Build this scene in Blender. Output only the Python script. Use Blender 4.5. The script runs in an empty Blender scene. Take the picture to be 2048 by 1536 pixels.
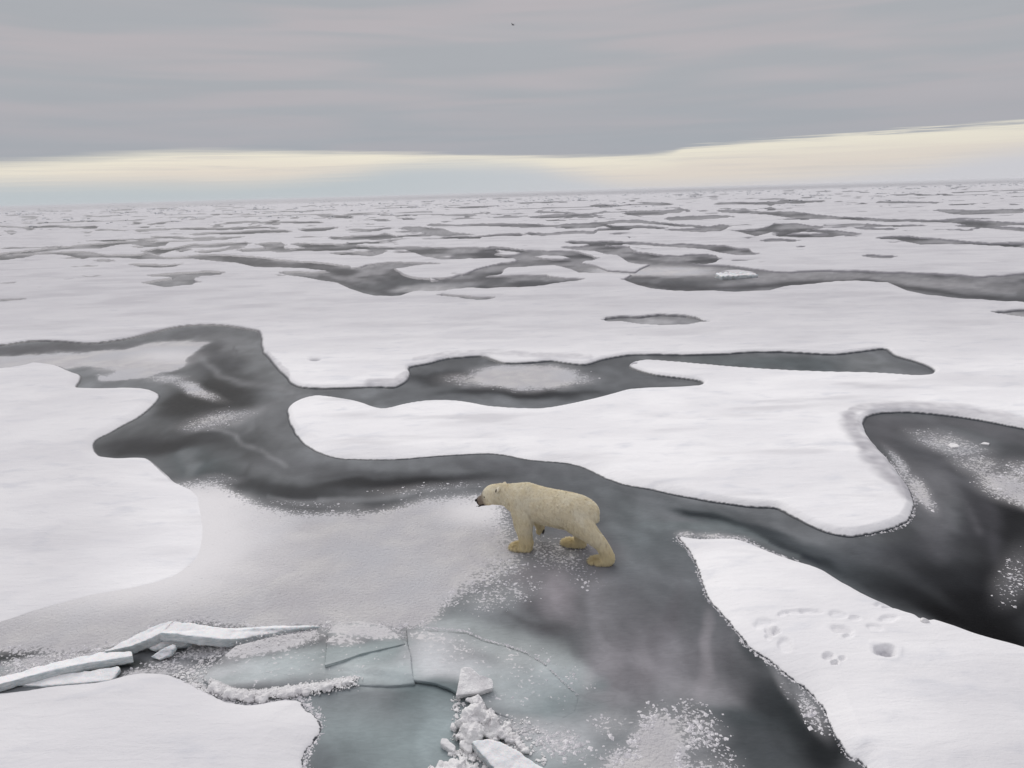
import bpy, bmesh, math, random
import numpy as np
from mathutils import Vector, Matrix
random.seed(7)
rng = np.random.default_rng(7)
scene = bpy.context.scene
COL = scene.collection

# ------------------------------------------------------------------ camera
H = 6.3                      # deck height above the ice, metres
F = 1500.0                   # focal length in pixels of the 2048 wide photograph
PITCH = math.radians(14.3)
ROLL = math.radians(1.6)
cp, sp, cr, sr = math.cos(PITCH), math.sin(PITCH), math.cos(ROLL), math.sin(ROLL)
FW = np.array([0, cp, -sp])
R0 = np.array([1.0, 0, 0]); U0 = np.array([0, sp, cp])
RT = cr * R0 - sr * U0
UP = cr * U0 + sr * R0
cam_d = bpy.data.cameras.new('camera')
cam_d.sensor_width = 36.0
cam_d.lens = F / 2048.0 * 36.0
cam_d.clip_start = 0.1
cam_d.clip_end = 40000
cam = bpy.data.objects.new('camera', cam_d)
COL.objects.link(cam)
M = Matrix(((RT[0], UP[0], -FW[0], 0), (RT[1], UP[1], -FW[1], 0), (RT[2], UP[2], -FW[2], H), (0, 0, 0, 1)))
cam.matrix_world = M
scene.camera = cam

scene.view_settings.view_transform = 'Standard'
scene.view_settings.look = 'None'
scene.view_settings.exposure = 0.0
scene.view_settings.gamma = 1.0
scene.view_settings.use_curve_mapping = False
scene.cycles.max_bounces = 6
scene.cycles.diffuse_bounces = 3
scene.cycles.volume_bounces = 1
scene.cycles.use_denoising = True

def lin(r, g, b, k=1.0):
    f = lambda c: (c / 255 / 12.92 if c / 255 <= 0.04045 else ((c / 255 + 0.055) / 1.055) ** 2.4) * k
    return (f(r), f(g), f(b), 1.0)

# ------------------------------------------------------------------ node helpers
class NT:
    def __init__(s, tree):
        s.t = tree; s.n = tree.nodes; s.l = tree.links
        s.n.clear()
    def new(s, typ, **kw):
        nd = s.n.new(typ)
        for k, v in kw.items():
            setattr(nd, k, v)
        return nd
    def link(s, a, b):
        if isinstance(a, (int, float)):
            b.default_value = a
        elif isinstance(a, tuple):
            b.default_value = a
        else:
            s.l.new(a, b)
    def math(s, op, a, b=None, c=None, clamp=False):
        nd = s.new('ShaderNodeMath', operation=op, use_clamp=clamp)
        s.link(a, nd.inputs[0])
        if b is not None: s.link(b, nd.inputs[1])
        if c is not None: s.link(c, nd.inputs[2])
        return nd.outputs[0]
    def sstep(s, x, a, b, lo=0.0, hi=1.0):
        nd = s.new('ShaderNodeMapRange', interpolation_type='SMOOTHSTEP')
        s.link(x, nd.inputs[0]); s.link(a, nd.inputs[1]); s.link(b, nd.inputs[2])
        nd.inputs[3].default_value = lo; nd.inputs[4].default_value = hi
        return nd.outputs[0]
    def mix(s, f, a, b, blend='MIX'):
        nd = s.new('ShaderNodeMix', data_type='RGBA', blend_type=blend)
        s.link(f, nd.inputs[0]); s.link(a, nd.inputs[6]); s.link(b, nd.inputs[7])
        return nd.outputs[2]
    def noise(s, vec, scale, detail=3, rough=0.55, dist=0.0):
        nd = s.new('ShaderNodeTexNoise')
        s.link(vec, nd.inputs['Vector'])
        nd.inputs['Scale'].default_value = scale; nd.inputs['Detail'].default_value = detail
        nd.inputs['Roughness'].default_value = rough; nd.inputs['Distortion'].default_value = dist
        return nd.outputs[0]
    def mapping(s, vec, scale=(1, 1, 1), rot=(0, 0, 0)):
        nd = s.new('ShaderNodeMapping'); s.link(vec, nd.inputs[0])
        nd.inputs['Scale'].default_value = scale; nd.inputs['Rotation'].default_value = rot
        return nd.outputs[0]
    def attr(s, name, out='Fac'):
        nd = s.new('ShaderNodeAttribute', attribute_name=name)
        return nd.outputs[out]
    def bump(s, h, strength, dist, normal=None):
        nd = s.new('ShaderNodeBump'); s.link(h, nd.inputs['Height'])
        nd.inputs['Strength'].default_value = strength; nd.inputs['Distance'].default_value = dist
        if normal is not None: s.link(normal, nd.inputs['Normal'])
        return nd.outputs[0]

# ------------------------------------------------------------------ world: stratus deck with a clear band low on the horizon
world = bpy.data.worlds.new('World')
scene.world = world
world.use_nodes = True
w = NT(world.node_tree)
SUN_AZ = math.radians(-25)      # measured from +Y towards +X
SUN_EL = math.radians(42)
sky = w.new('ShaderNodeTexSky', sky_type='NISHITA')
sky.sun_disc = False
sky.sun_elevation = SUN_EL
sky.sun_rotation = SUN_AZ
sky.air_density = 1.2; sky.dust_density = 2.0
tc = w.new('ShaderNodeTexCoord').outputs['Generated']
sep = w.new('ShaderNodeSeparateXYZ'); w.link(tc, sep.inputs[0])
dx, dy, dz = sep.outputs
az = w.math('ARCTAN2', dx, dy)                       # 0 straight ahead
azn = w.math('MULTIPLY_ADD', az, 1 / math.radians(80), 0.5, clamp=True)   # -40..40 deg -> 0..1
el = w.math('MULTIPLY', w.math('ARCSINE', dz), 180 / math.pi)          # degrees
def azcurve(pts):
    nd = w.new('ShaderNodeFloatCurve'); w.link(azn, nd.inputs['Value'])
    c = nd.mapping.curves[0]
    c.points[0].location = (0, pts[0][1] * .8); c.points[1].location = (1, pts[-1][1] * .8)
    for x, y in pts[1:-1]:
        a = math.degrees(math.atan((x - 1024) / F)) / 80 + 0.5
        c.points.new(a, y * math.cos(math.radians((a - 0.5) * 80)))
    nd.mapping.update()
    return nd.outputs[0]
# curve values are degrees / 10
top_e = azcurve([(-999, .31), (0, .305), (250, .33), (400, .35), (700, .315), (1024, .262), (1250, .235), (1330, .25), (1380, .29), (1520, .315), (1700, .345), (1900, .375), (2048, .40), (9999, .42)])
bot_e = azcurve([(-999, .17), (0, .17), (300, .14), (550, .12), (700, .15), (850, .205), (1024, .195), (1150, .11), (1300, .02), (1500, .02), (1800, .09), (2048, .20), (9999, .22)])
# cloud deck coordinates: direction over height, so the deck streaks towards the horizon
inv = w.math('DIVIDE', 1.0, w.math('ADD', w.math('ABSOLUTE', dz), 0.06))
comb = w.new('ShaderNodeCombineXYZ')
w.link(w.math('MULTIPLY', dx, inv), comb.inputs[0]); w.link(w.math('MULTIPLY', dy, inv), comb.inputs[1])
deck = comb.outputs[0]
comb2 = w.new('ShaderNodeCombineXYZ')
w.link(w.math('MULTIPLY', az, 3.0), comb2.inputs[0]); w.link(w.math('MULTIPLY', el, 0.55), comb2.inputs[1])
flat = comb2.outputs[0]
n_big = w.noise(w.mapping(deck, (0.35, 0.5, 1), (0, 0, 0.25)), 1.0, 4, 0.55, 0.6)
n_fine = w.noise(w.mapping(flat, (1.5, 2.0, 1), (0, 0, -0.10)), 2.2, 6, 0.62, 1.0)
n_st = w.noise(w.mapping(flat, (1.0, 1.15, 1), (0, 0, 0.12)), 0.9, 5, 0.55, 1.2)
n_hue = w.noise(w.mapping(flat, (0.8, 1.0, 1)), 1.1, 2, 0.5, 0.5)
n_wisp = w.noise(w.mapping(flat, (1.0, 5.0, 1), (0, 0, 0.02)), 2.2, 6, 0.62, 0.4)
wamp = w.sstep(az, 0.12, 0.32, 0.07, 0.13)
te = w.math('MULTIPLY', w.math('ADD', top_e, w.math('MULTIPLY', w.math('SUBTRACT', n_wisp, 0.5), wamp)), 10)
be = w.math('MULTIPLY', w.math('ADD', bot_e, w.math('MULTIPLY_ADD', n_wisp, 0.08, -0.04)), 10)
soft_ = w.sstep(az, -0.50, 0.0, 0.42, 0.20)
m_top = w.sstep(w.math('SUBTRACT', el, te), w.math('MULTIPLY', soft_, -1.0), soft_)          # 1 in cloud
m_bot = w.sstep(w.math('SUBTRACT', el, be), -0.8, 0.9)            # 1 above the low haze
K = 10.0                                                          # world strength is 0.1
bright = w.math('MULTIPLY_ADD', w.math('ADD', w.math('MULTIPLY', n_fine, 0.30), w.math('ADD', w.math('MULTIPLY', n_big, 0.35), w.math('MULTIPLY', n_st, 0.35))), 0.12, 0.96)
cl = w.mix(w.sstep(n_hue, 0.36, 0.66), lin(169, 172, 177, K), lin(181, 177, 181, K))
cl = w.mix(w.sstep(el, 2.5, 9.0), w.mix(0.5, lin(158, 164, 172, K), cl), cl)
cl = w.mix(1.0, cl, bright, 'MULTIPLY')
gray = w.new('ShaderNodeCombineColor')
zen = w.sstep(el, 12.0, 75.0, 1.0, 1.95)                          # an overcast dome is brighter overhead
cl = w.mix(1.0, cl, zen, 'MULTIPLY')
warm = w.mix(w.sstep(w.math('SUBTRACT', te, el), 0.0, 1.6), lin(234, 229, 214, K), lin(222, 214, 205, K))
warm = w.mix(0.06, warm, sky.outputs[0])
low = w.mix(w.sstep(azn, 0.3, 0.75), lin(188, 196, 200, K), lin(203, 203, 208, K))
veil = w.sstep(w.noise(w.mapping(flat, (1.0, 4.0, 1), (0, 0, 0.04)), 1.3, 5, 0.6, 0.5), 0.46, 0.70)
warm = w.mix(w.math('MULTIPLY', veil, 0.45), warm, lin(200, 196, 194, K))
gap = w.mix(m_bot, low, warm)
full = w.mix(m_top, gap, cl)
full = w.mix(w.sstep(el, -6.0, -0.3, 1.0, 0.0), full, lin(190, 188, 194, K))
bg = w.new('ShaderNodeBackground'); w.link(full, bg.inputs[0]); bg.inputs[1].default_value = 0.1
wo = w.new('ShaderNodeOutputWorld'); w.link(bg.outputs[0], wo.inputs[0])

# ------------------------------------------------------------------ sun behind the stratus
sl = bpy.data.lights.new('sun', 'SUN')
sl.energy = 1.5
sl.angle = math.radians(40)
sl.color = (1.0, 0.965, 0.91)
so = bpy.data.objects.new('sun', sl); COL.objects.link(so)
sd_ = Vector((math.sin(SUN_AZ) * math.cos(SUN_EL), math.cos(SUN_AZ) * math.cos(SUN_EL), math.sin(SUN_EL)))
so.rotation_euler = (-sd_).to_track_quat('-Z', 'Y').to_euler()
so.location = (0, 0, 50)

# ------------------------------------------------------------------ geometry helpers
def ray(px, py):
    px = np.asarray(px, float); py = np.asarray(py, float)
    u = (px - 1024) / F; v = -(py - 768) / F
    return FW + u[..., None] * RT + v[..., None] * UP
def at(px, py, z=0.0):
    """pixel of the photograph -> point of the place at height z"""
    d = ray(px, py)
    t = (z - H) / d[..., 2]
    p = d * t[..., None]
    p[..., 2] += H
    return p
def topx(X, Y, Z=0.0):
    d = np.stack([X, Y, np.zeros_like(X) + Z - H], -1)
    zc = d @ FW
    return 1024 + F * (d @ RT) / zc, 768 - F * (d @ UP) / zc

def _h(ix, iy, s):
    h = (ix.astype(np.uint64) * np.uint64(374761393) + iy.astype(np.uint64) * np.uint64(668265263) + np.uint64(s * 2654435761 & 0xffffffff)) & np.uint64(0xffffffff)
    h = ((h ^ (h >> np.uint64(13))) * np.uint64(1274126177)) & np.uint64(0xffffffff)
    h = h ^ (h >> np.uint64(16))
    return (h & np.uint64(0xffff)).astype(np.float64) / 65535.0
def vnoise(x, y, s=0):
    x = np.asarray(x, float) + 5000.5; y = np.asarray(y, float) + 5000.5
    ix = np.floor(x).astype(np.int64); iy = np.floor(y).astype(np.int64)
    fx = x - ix; fy = y - iy
    fx = fx * fx * fx * (fx * (fx * 6 - 15) + 10); fy = fy * fy * fy * (fy * (fy * 6 - 15) + 10)
    a = _h(ix, iy, s); b = _h(ix + 1, iy, s); c = _h(ix, iy + 1, s); d = _h(ix + 1, iy + 1, s)
    return (a * (1 - fx) + b * fx) * (1 - fy) + (c * (1 - fx) + d * fx) * fy - 0.5
def fbm(x, y, s=0, o=4):
    t = 0; a = 1.0
    for k in range(o):
        t = t + a * vnoise(x, y, s + k * 17); x = x * 2.03 + 3.1; y = y * 2.03 + 1.7; a *= 0.5
    return t
def smooth(e0, e1, x):
    t = np.clip((x - e0) / (e1 - e0), 0, 1)
    return t * t * (3 - 2 * t)

def catmull(pts, k=4):
    P = np.array(pts, float); n = len(P); out = []
    for i in range(n):
        p0, p1, p2, p3 = P[i - 1], P[i], P[(i + 1) % n], P[(i + 2) % n]
        for j in range(k):
            t = j / k
            # centripetal-ish: damp overshoot with 0.4 tension
            m1 = (p2 - p0) * 0.42; m2 = (p3 - p1) * 0.42
            L = np.hypot(*(p2 - p1)) + 1e-6
            for m in (m1, m2):
                q = np.hypot(*m)
                if q > L * 1.1: m *= L * 1.1 / q
            out.append((2*t**3-3*t**2+1)*p1 + (t**3-2*t**2+t)*m1 + (-2*t**3+3*t**2)*p2 + (t**3-t**2)*m2)
    return np.array(out)
def sdf(poly, X, Y, chunk=60000):
    """signed distance, positive inside"""
    A = poly.astype(np.float32); B = np.roll(A, -1, 0); E = B - A
    LL = (E ** 2).sum(1) + 1e-9
    out = np.empty(X.shape, np.float32)
    xf = X.ravel().astype(np.float32); yf = Y.ravel().astype(np.float32); of = out.ravel()
    for s in range(0, xf.size, chunk):
        x = xf[s:s + chunk, None]; y = yf[s:s + chunk, None]
        dx = x - A[:, 0]; dy = y - A[:, 1]
        t = np.clip((dx * E[:, 0] + dy * E[:, 1]) / LL, 0, 1)
        ddx = dx - t * E[:, 0]; ddy = dy - t * E[:, 1]
        d = np.sqrt((ddx * ddx + ddy * ddy).min(1))
        c = ((A[:, 1] > y) != (B[:, 1] > y)) & (dx < E[:, 0] * dy / (E[:, 1] + 1e-12))
        ins = (c.sum(1) % 2) == 1
        of[s:s + chunk] = np.where(ins, d, -d)
    return of.reshape(X.shape)

def mesh_np(name, V, Fq, mat, smooth_=True, attrs=None, parent=None):
    me = bpy.data.meshes.new(name)
    V = np.ascontiguousarray(V, np.float32); Fq = np.ascontiguousarray(Fq, np.int32)
    k = Fq.shape[1]
    me.vertices.add(len(V)); me.vertices.foreach_set('co', V.ravel())
    me.loops.add(Fq.size); me.loops.foreach_set('vertex_index', Fq.ravel())
    me.polygons.add(len(Fq)); me.polygons.foreach_set('loop_start', np.arange(0, Fq.size, k, dtype=np.int32))
    me.polygons.foreach_set('loop_total', np.full(len(Fq), k, np.int32))
    me.update(calc_edges=True)
    me.polygons.foreach_set('use_smooth', np.full(len(Fq), smooth_, bool))
    for n, a in (attrs or {}).items():
        a = np.asarray(a, np.float32)
        if a.ndim == 1:
            at_ = me.attributes.new(n, 'FLOAT', 'POINT'); at_.data.foreach_set('value', a)
        else:
            at_ = me.attributes.new(n, 'FLOAT_COLOR', 'POINT')
            at_.data.foreach_set('color', np.concatenate([a, np.ones((len(a), 1), np.float32)], 1).ravel())
    if mat: me.materials.append(mat)
    me.validate()
    o = bpy.data.objects.new(name, me); COL.objects.link(o)
    if parent: o.parent = parent
    return o
def tag(o, label=None, cat=None, group=None, kind=None):
    if label: o['label'] = label
    if cat: o['category'] = cat
    if group: o['group'] = group
    if kind: o['kind'] = kind
    return o

def fan(x0, x1, dx, y0, y1, dy):
    """ground grid whose cells shrink towards the camera; x0..x1 / y0..y1 are image extents it covers"""
    nx = int((x1 - x0) / dx) + 1; ny = int((y1 - y0) / dy) + 1
    s = np.linspace(x0 - 1024, x1 - 1024, nx)
    v = np.linspace(y0, y1, ny)          # rows of a camera without roll
    dep = PITCH + np.arctan((v - 768) / F)
    Yg = H / np.tan(dep)
    zc = Yg * cp + H * sp
    X = s[None, :] * zc[:, None] / F
    Y = np.repeat(Yg[:, None], nx, 1)
    return X, Y
def grid_faces(ny, nx, keep=None):
    i = np.arange(ny * nx).reshape(ny, nx)
    f = np.stack([i[1:, :-1], i[1:, 1:], i[:-1, 1:], i[:-1, :-1]], -1).reshape(-1, 4)
    if keep is not None:
        k = keep.ravel()
        f = f[k[f].any(1)]
    return f
def compact(V, Fq, attrs):
    used = np.unique(Fq); m = np.zeros(len(V), np.int64); m[used] = np.arange(len(used))
    return V[used], m[Fq], {k: a[used] for k, a in attrs.items()}

HOR = 768 - F * math.tan(PITCH)       # horizon row of the unrolled camera

#@@PAINT
# ------------------------------------------------------------------ outlines of the floes, read as ground points
def G(poly, k=4, z=0.0, close=None):
    p = catmull(poly, k)
    if close is not None: p = p[:len(p) - k + 1]
    g = at(p[:, 0], p[:, 1], z)[:, :2]
    return g if close is None else np.vstack([g, close])
P_FIELD = [(-900,735),(-300,705),(0,692),(60,684),(120,684),(180,688),(250,680),(300,668),(350,656),(400,651),(450,653),(490,659),(518,666),(521,690),(525,704),(540,722),(560,745),(575,758),(582,768),(600,776),(640,779),(700,778),(745,776),(790,777),(812,764),(820,748),(818,736),(860,728),(900,719),(960,715),(985,722),(1010,728),(1060,727),(1100,724),(1150,730),(1175,730),(1210,720),(1260,712),(1300,711),(1360,712),(1440,710),(1500,706),(1560,706),(1620,709),(1670,711),(1720,705),(1760,700),(1775,702),(1790,713),(1830,725),(1860,737),(1868,745),(1855,753),(1830,755),(1750,750),(1650,748),(1560,744),(1480,739),(1400,732),(1340,726),(1290,724),(1262,729),(1258,735),(1275,743),(1310,752),(1360,758),(1400,764),(1407,770),(1390,776),(1340,779),(1290,781),(1250,784),(1200,797),(1150,810),(1110,818),(1080,822),(1040,822),(980,817),(930,808),(880,805),(840,808),(800,815),(770,822),(750,818),(720,808),(680,800),(640,795),(605,801),(580,815),(576,830),(582,855),(600,880),(630,902),(670,916),(720,920),(790,920),(860,914),(930,909),(980,908),(1010,912),(1060,922),(1130,928),(1170,938),(1210,958),(1250,972),(1300,981),(1360,992),(1430,1005),(1500,1015),(1550,1018),(1580,1032),(1620,1052),(1660,1067),(1694,1073),(1740,1068),(1790,1055),(1815,1042),(1824,1020),(1825,1000),(1812,972),(1790,942),(1768,915),(1745,888),(1732,865),(1727,848),(1735,835),(1760,828),(1800,826),(1860,829),(1920,836),(1980,846),(2048,860),(2300,915),(2900,1060)]
FIELD_CLOSE = np.array([(60,18),(600,60),(600,900),(-600,900),(-600,40)], float)   # metres
P_LEFT = [(-900,770),(-300,750),(0,740),(40,735),(70,728),(110,732),(140,745),(162,752),(160,765),(155,777),(200,779),(260,778),(300,782),(318,792),(315,802),(300,818),(280,835),(250,850),(220,868),(200,878),(190,890),(192,905),(205,914),(240,918),(290,918),(315,935),(330,950),(345,965),(372,978),(392,1000),(404,1030),(404,1075),(392,1115),(350,1150),(280,1172),(180,1192),(90,1215),(0,1245),(-300,1310),(-900,1450)]
P_CORNER = [(-600,1420),(-200,1395),(0,1388),(60,1380),(120,1370),(200,1364),(250,1352),(290,1345),(330,1348),(370,1362),(395,1372),(420,1384),(450,1400),(500,1409),(560,1401),(600,1403),(612,1418),(632,1432),(645,1455),(632,1485),(612,1508),(606,1560),(620,1800),(-800,1800)]
P_PRINTS = [(1358,1075),(1400,1079),(1440,1078),(1475,1080),(1510,1092),(1560,1113),(1610,1130),(1650,1147),(1690,1172),(1740,1200),(1790,1222),(1835,1238),(1846,1245),(1862,1244),(1890,1252),(1950,1272),(2048,1302),(2300,1385),(2700,1600),(2700,1900),(1800,1900),(1740,1600),(1735,1535),(1700,1510),(1672,1470),(1650,1420),(1620,1385),(1570,1350),(1530,1320),(1490,1290),(1450,1240),(1415,1195),(1400,1150),(1385,1112),(1370,1090)]
P_ISLET = [(-20,0)]
# ------------------------------------------------------------------ far leads: (x, top, bottom) knots along each ribbon of open ice
C1 = (0, 360, 2.926); C2 = (560, 360, 2.926); C3 = (1180, 340, 2.3594)
BANDS = [
 (C1,[(-900,438,448),(0,438,445),(100,428,436),(240,410,421),(400,396,406),(450,385,403),(600,374,399),(700,365,379),(760,364,374),(860,369,389),(960,366,384),(990,360,364)]),
 (C1,[(-900,460,485),(0,447,473),(80,446,468),(140,440,460),(220,434,439),(300,428,434),(380,430,442),(450,428,456),(520,430,456),(620,445,457),(760,447,461),(860,436,462),(960,455,462),(1100,455,462),(1200,437,468),(1280,440,478),(1400,452,492),(1480,455,510),(1560,465,515),(1700,480,515),(1800,485,520),(1900,493,532),(1960,503,548),(2048,512,562)]),
 (C2,[(25,544,553),(100,541,563),(180,546,577),(250,545,592),(330,540,603),(400,532,637),(460,526,658),(500,520,674),(560,512,684),(650,520,684),(700,545,680),(730,562,672),(800,575,655),(880,590,653),(935,645,653)]),
 (C2,[(330,520,535),(410,524,545),(520,510,530),(640,490,525),(760,487,510),(850,487,500),(900,492,497)]),
 (C2,[(880,571,580),(950,563,597),(1000,566,606),(1080,566,601),(1130,543,597),(1180,525,572),(1250,505,560),(1290,495,552),(1350,485,520),(1450,470,505),(1600,478,500),(1700,485,522),(1750,492,544),(1850,508,546),(1920,537,548),(2200,550,562)]),
 (C2,[(640,575,680),(720,578,672),(800,585,656),(880,600,652),(1000,600,640),(1100,588,634),(1200,573,637),(1300,568,636),(1400,566,636),(1480,558,632),(1540,556,622),(1580,574,612),(1650,580,600),(1750,583,590)]),
 (C2,[(100,382,388),(200,380,408),(300,378,412),(430,385,414),(560,395,420),(640,398,412),(740,400,412),(850,402,450),(950,402,464),(1050,402,466),(1150,400,461),(1250,405,458),(1290,432,456),(1380,440,462),(1450,428,470),(1550,422,442),(1650,425,446),(1750,430,472),(1830,452,473),(1842,460,468)]),
 (C2,[(1230,398,404),(1330,405,420),(1450,420,434),(1560,420,432)]),
 (C2,[(1380,452,470),(1500,465,492),(1650,470,500),(1750,460,490),(1800,455,470)]),
 (C2,[(330,432,438),(430,427,443),(540,426,445),(600,415,432)]),
 (C2,[(-220,410,420),(0,400,416),(100,413,421),(200,409,414)]),
 (C2,[(310,338,348),(400,336,353),(550,326,356),(620,315,353),(700,336,346)]),
 (C2,[(700,329,336),(850,322,331),(950,312,331),(1000,322,330)]),
 (C2,[(720,282,290),(800,276,301),(870,281,315),(950,286,325),(1010,311,326),(1100,318,323)]),
 (C2,[(880,262,268),(1000,264,269),(1250,262,270),(1400,262,277),(1600,263,275),(1720,258,267),(1900,262,273),(1960,276,291),(2048,278,291)]),
 (C2,[(1190,328,333),(1300,320,329),(1400,315,326)]),
 (C2,[(1460,312,319),(1550,316,327),(1700,308,319),(1830,305,313),(1850,290,298),(2048,284,296)]),
 (C2,[(1700,365,373),(1830,366,381),(2000,368,386)]),
 (C2,[(1670,394,401),(1750,400,416),(1850,380,416),(1950,395,430),(2048,400,440)]),
 (C2,[(1650,430,437),(1720,425,452),(1770,440,472)]),
 (C2,[(240,206,212),(330,207,221),(410,213,220)]),(C2,[(-100,247,253),(0,245,251),(180,245,252),(230,247,251)]),
 (C2,[(580,236,242),(630,237,242)]),(C2,[(1260,215,221),(1320,213,224),(1390,216,221)]),(C2,[(980,204,210),(1130,205,210)]),
 (C2,[(1840,149,155),(1900,151,160),(1980,150,158)]),(C2,[(1520,184,189),(1640,187,193),(1700,190,194)]),
 (C2,[(1480,215,220),(1640,207,216),(1780,205,212),(1900,180,190)]),(C2,[(600,210,213),(740,209,213)]),
 (C2,[(130,290,297),(250,280,299),(310,276,281)]),(C2,[(410,292,298),(560,288,296),(640,279,284)]),
 (C2,[(-20,418,424),(120,416,422),(260,398,412)]),
 (C3,[(0,341,356),(180,346,353),(350,356,363),(550,361,378),(650,366,397),(700,378,404),(755,380,402),(770,398,402)]),
 (C3,[(0,358,378),(80,374,399),(130,378,403),(180,386,437),(250,397,446),(330,404,443),(420,410,446),(480,404,446),(550,402,443),(590,408,438)]),
 (C3,[(175,512,528),(230,470,548),(290,445,562),(400,447,571),(520,452,574),(640,457,576),(740,467,576),(820,477,573),(870,484,562),(950,487,547),(1100,481,536),(1250,483,528),(1400,488,532),(1500,492,576),(1600,495,597),(1750,503,609),(1850,508,614),(1950,503,622),(2048,495,630),(2500,485,665)]),
 (C3,[(620,190,196),(700,188,200),(850,200,212),(950,200,226),(1020,205,229),(1060,212,229),(1150,222,233),(1300,232,241),(1500,235,243),(1700,238,247),(1800,240,263),(1850,245,269),(2048,256,263),(2300,258,268)]),
 (C3,[(1750,262,272),(1850,263,277),(1950,276,285),(2048,281,292),(2300,288,300)]),
 (C3,[(720,290,296),(780,288,313),(830,275,301),(860,252,292),(900,253,291),(980,256,286),(1050,268,281),(1090,270,277)]),
 (C3,[(890,294,305),(950,288,299),(1050,286,294),(1150,290,306),(1250,302,308)]),(C3,[(890,304,316),(1000,309,321),(1130,308,319),(1245,300,308)]),
 (C3,[(1380,325,330),(1450,318,331),(1500,316,341),(1560,325,353),(1700,335,353),(1780,342,353),(1900,348,357),(2048,350,366),(2300,360,374)]),
 (C3,[(830,334,341),(960,334,341)]),(C3,[(1320,410,419),(1420,410,418)]),(C3,[(1280,275,280),(1430,278,285)]),
 (C3,[(1640,187,192),(1700,190,205),(1780,194,210),(1900,196,212),(2040,186,204)]),
 (C3,[(0,255,262),(150,240,249),(250,241,252),(400,256,263),(480,258,266),(560,270,292),(620,262,291),(650,266,280)]),
 (C3,[(380,283,290),(480,285,295),(550,285,296)]),(C3,[(130,270,280),(250,268,277),(340,271,280)]),(C3,[(370,226,235),(520,222,232),(650,217,226)]),
 (C3,[(180,205,214),(340,196,214),(440,188,193)]),(C3,[(30,166,172),(130,166,175)]),(C3,[(250,151,165),(370,159,168)]),
 (C3,[(600,158,164),(800,153,160),(1100,145,152)]),(C3,[(910,140,150),(960,142,157),(1000,149,155)]),(C3,[(1370,150,157),(1500,150,157),(1640,152,158)]),
 (C3,[(80,707,720),(150,702,722),(240,702,735),(330,694,739),(450,696,735),(500,706,728),(540,722,726)]),
 (C3,[(1925,676,684),(2048,671,699),(2200,676,694)]),
 (C1,[(860,605,611),(950,595,628),(1040,585,625),(1130,590,622),(1145,602,610)]),(C1,[(900,566,572),(1050,551,573),(1130,545,573),(1200,543,562),(1285,546,553)]),
 (C1,[(1030,568,590),(1080,565,600),(1130,560,595)]),
 (C1,[(780,496,502),(830,502,517),(950,503,517),(1025,499,508)]),(C1,[(580,473,483),(640,474,484)]),(C1,[(-400,712,724),(0,708,717),(120,703,707)]),
 (C1,[(860,420,428),(920,405,436),(960,408,426),(1020,399,408),(1150,385,398),(1300,375,390),(1450,370,388)]),(C1,[(1050,410,421),(1090,408,416)]),
 (C1,[(1170,420,426),(1300,408,416),(1400,391,404)]),(C1,[(1530,380,385),(1580,376,414),(1650,372,402)]),(C1,[(1600,398,416),(1720,410,421),(1850,396,418),(2000,400,412)]),
 (C1,[(910,332,337),(1050,334,346),(1150,345,353),(1300,338,348),(1400,331,335)]),(C1,[(1130,316,321),(1250,310,317),(1390,310,317),(1550,300,312),(1680,300,308)]),
 (C1,[(-400,275,285),(0,270,275),(80,272,278),(170,278,285)]),(C1,[(170,268,273),(350,268,281),(430,275,283),(560,272,281)]),(C1,[(580,290,298),(650,290,297),(730,295,299)]),
 (C1,[(800,294,299),(970,287,294)]),(C1,[(1060,285,290),(1350,283,290),(1400,279,291),(1500,280,290),(1600,280,286)]),(C1,[(1330,248,257),(1430,240,254),(1510,243,250)]),
 (C1,[(1640,246,252),(1800,246,252)]),(C1,[(880,258,262),(1000,242,249),(1040,240,245)]),(C1,[(130,214,220),(210,214,220)]),
 (C2,[(1085,691,698),(1150,692,703),(1230,696,702)]),(C2,[(950,676,680),(1080,684,690)]),
 (C2,[(1240,648,655),(1330,652,672),(1400,655,668)] if False else [(2040,585,592),(2060,584,594)]),
]
# bright islands of snow inside the far leads
ISLANDS = [(C2,900,540,205,47),(C2,1515,537,215,30),(C3,690,489,105,15),(C3,1000,512,0,0),(C2,980,452,62,7),(C2,1340,437,95,12),(C2,470,414,85,9)]
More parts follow.
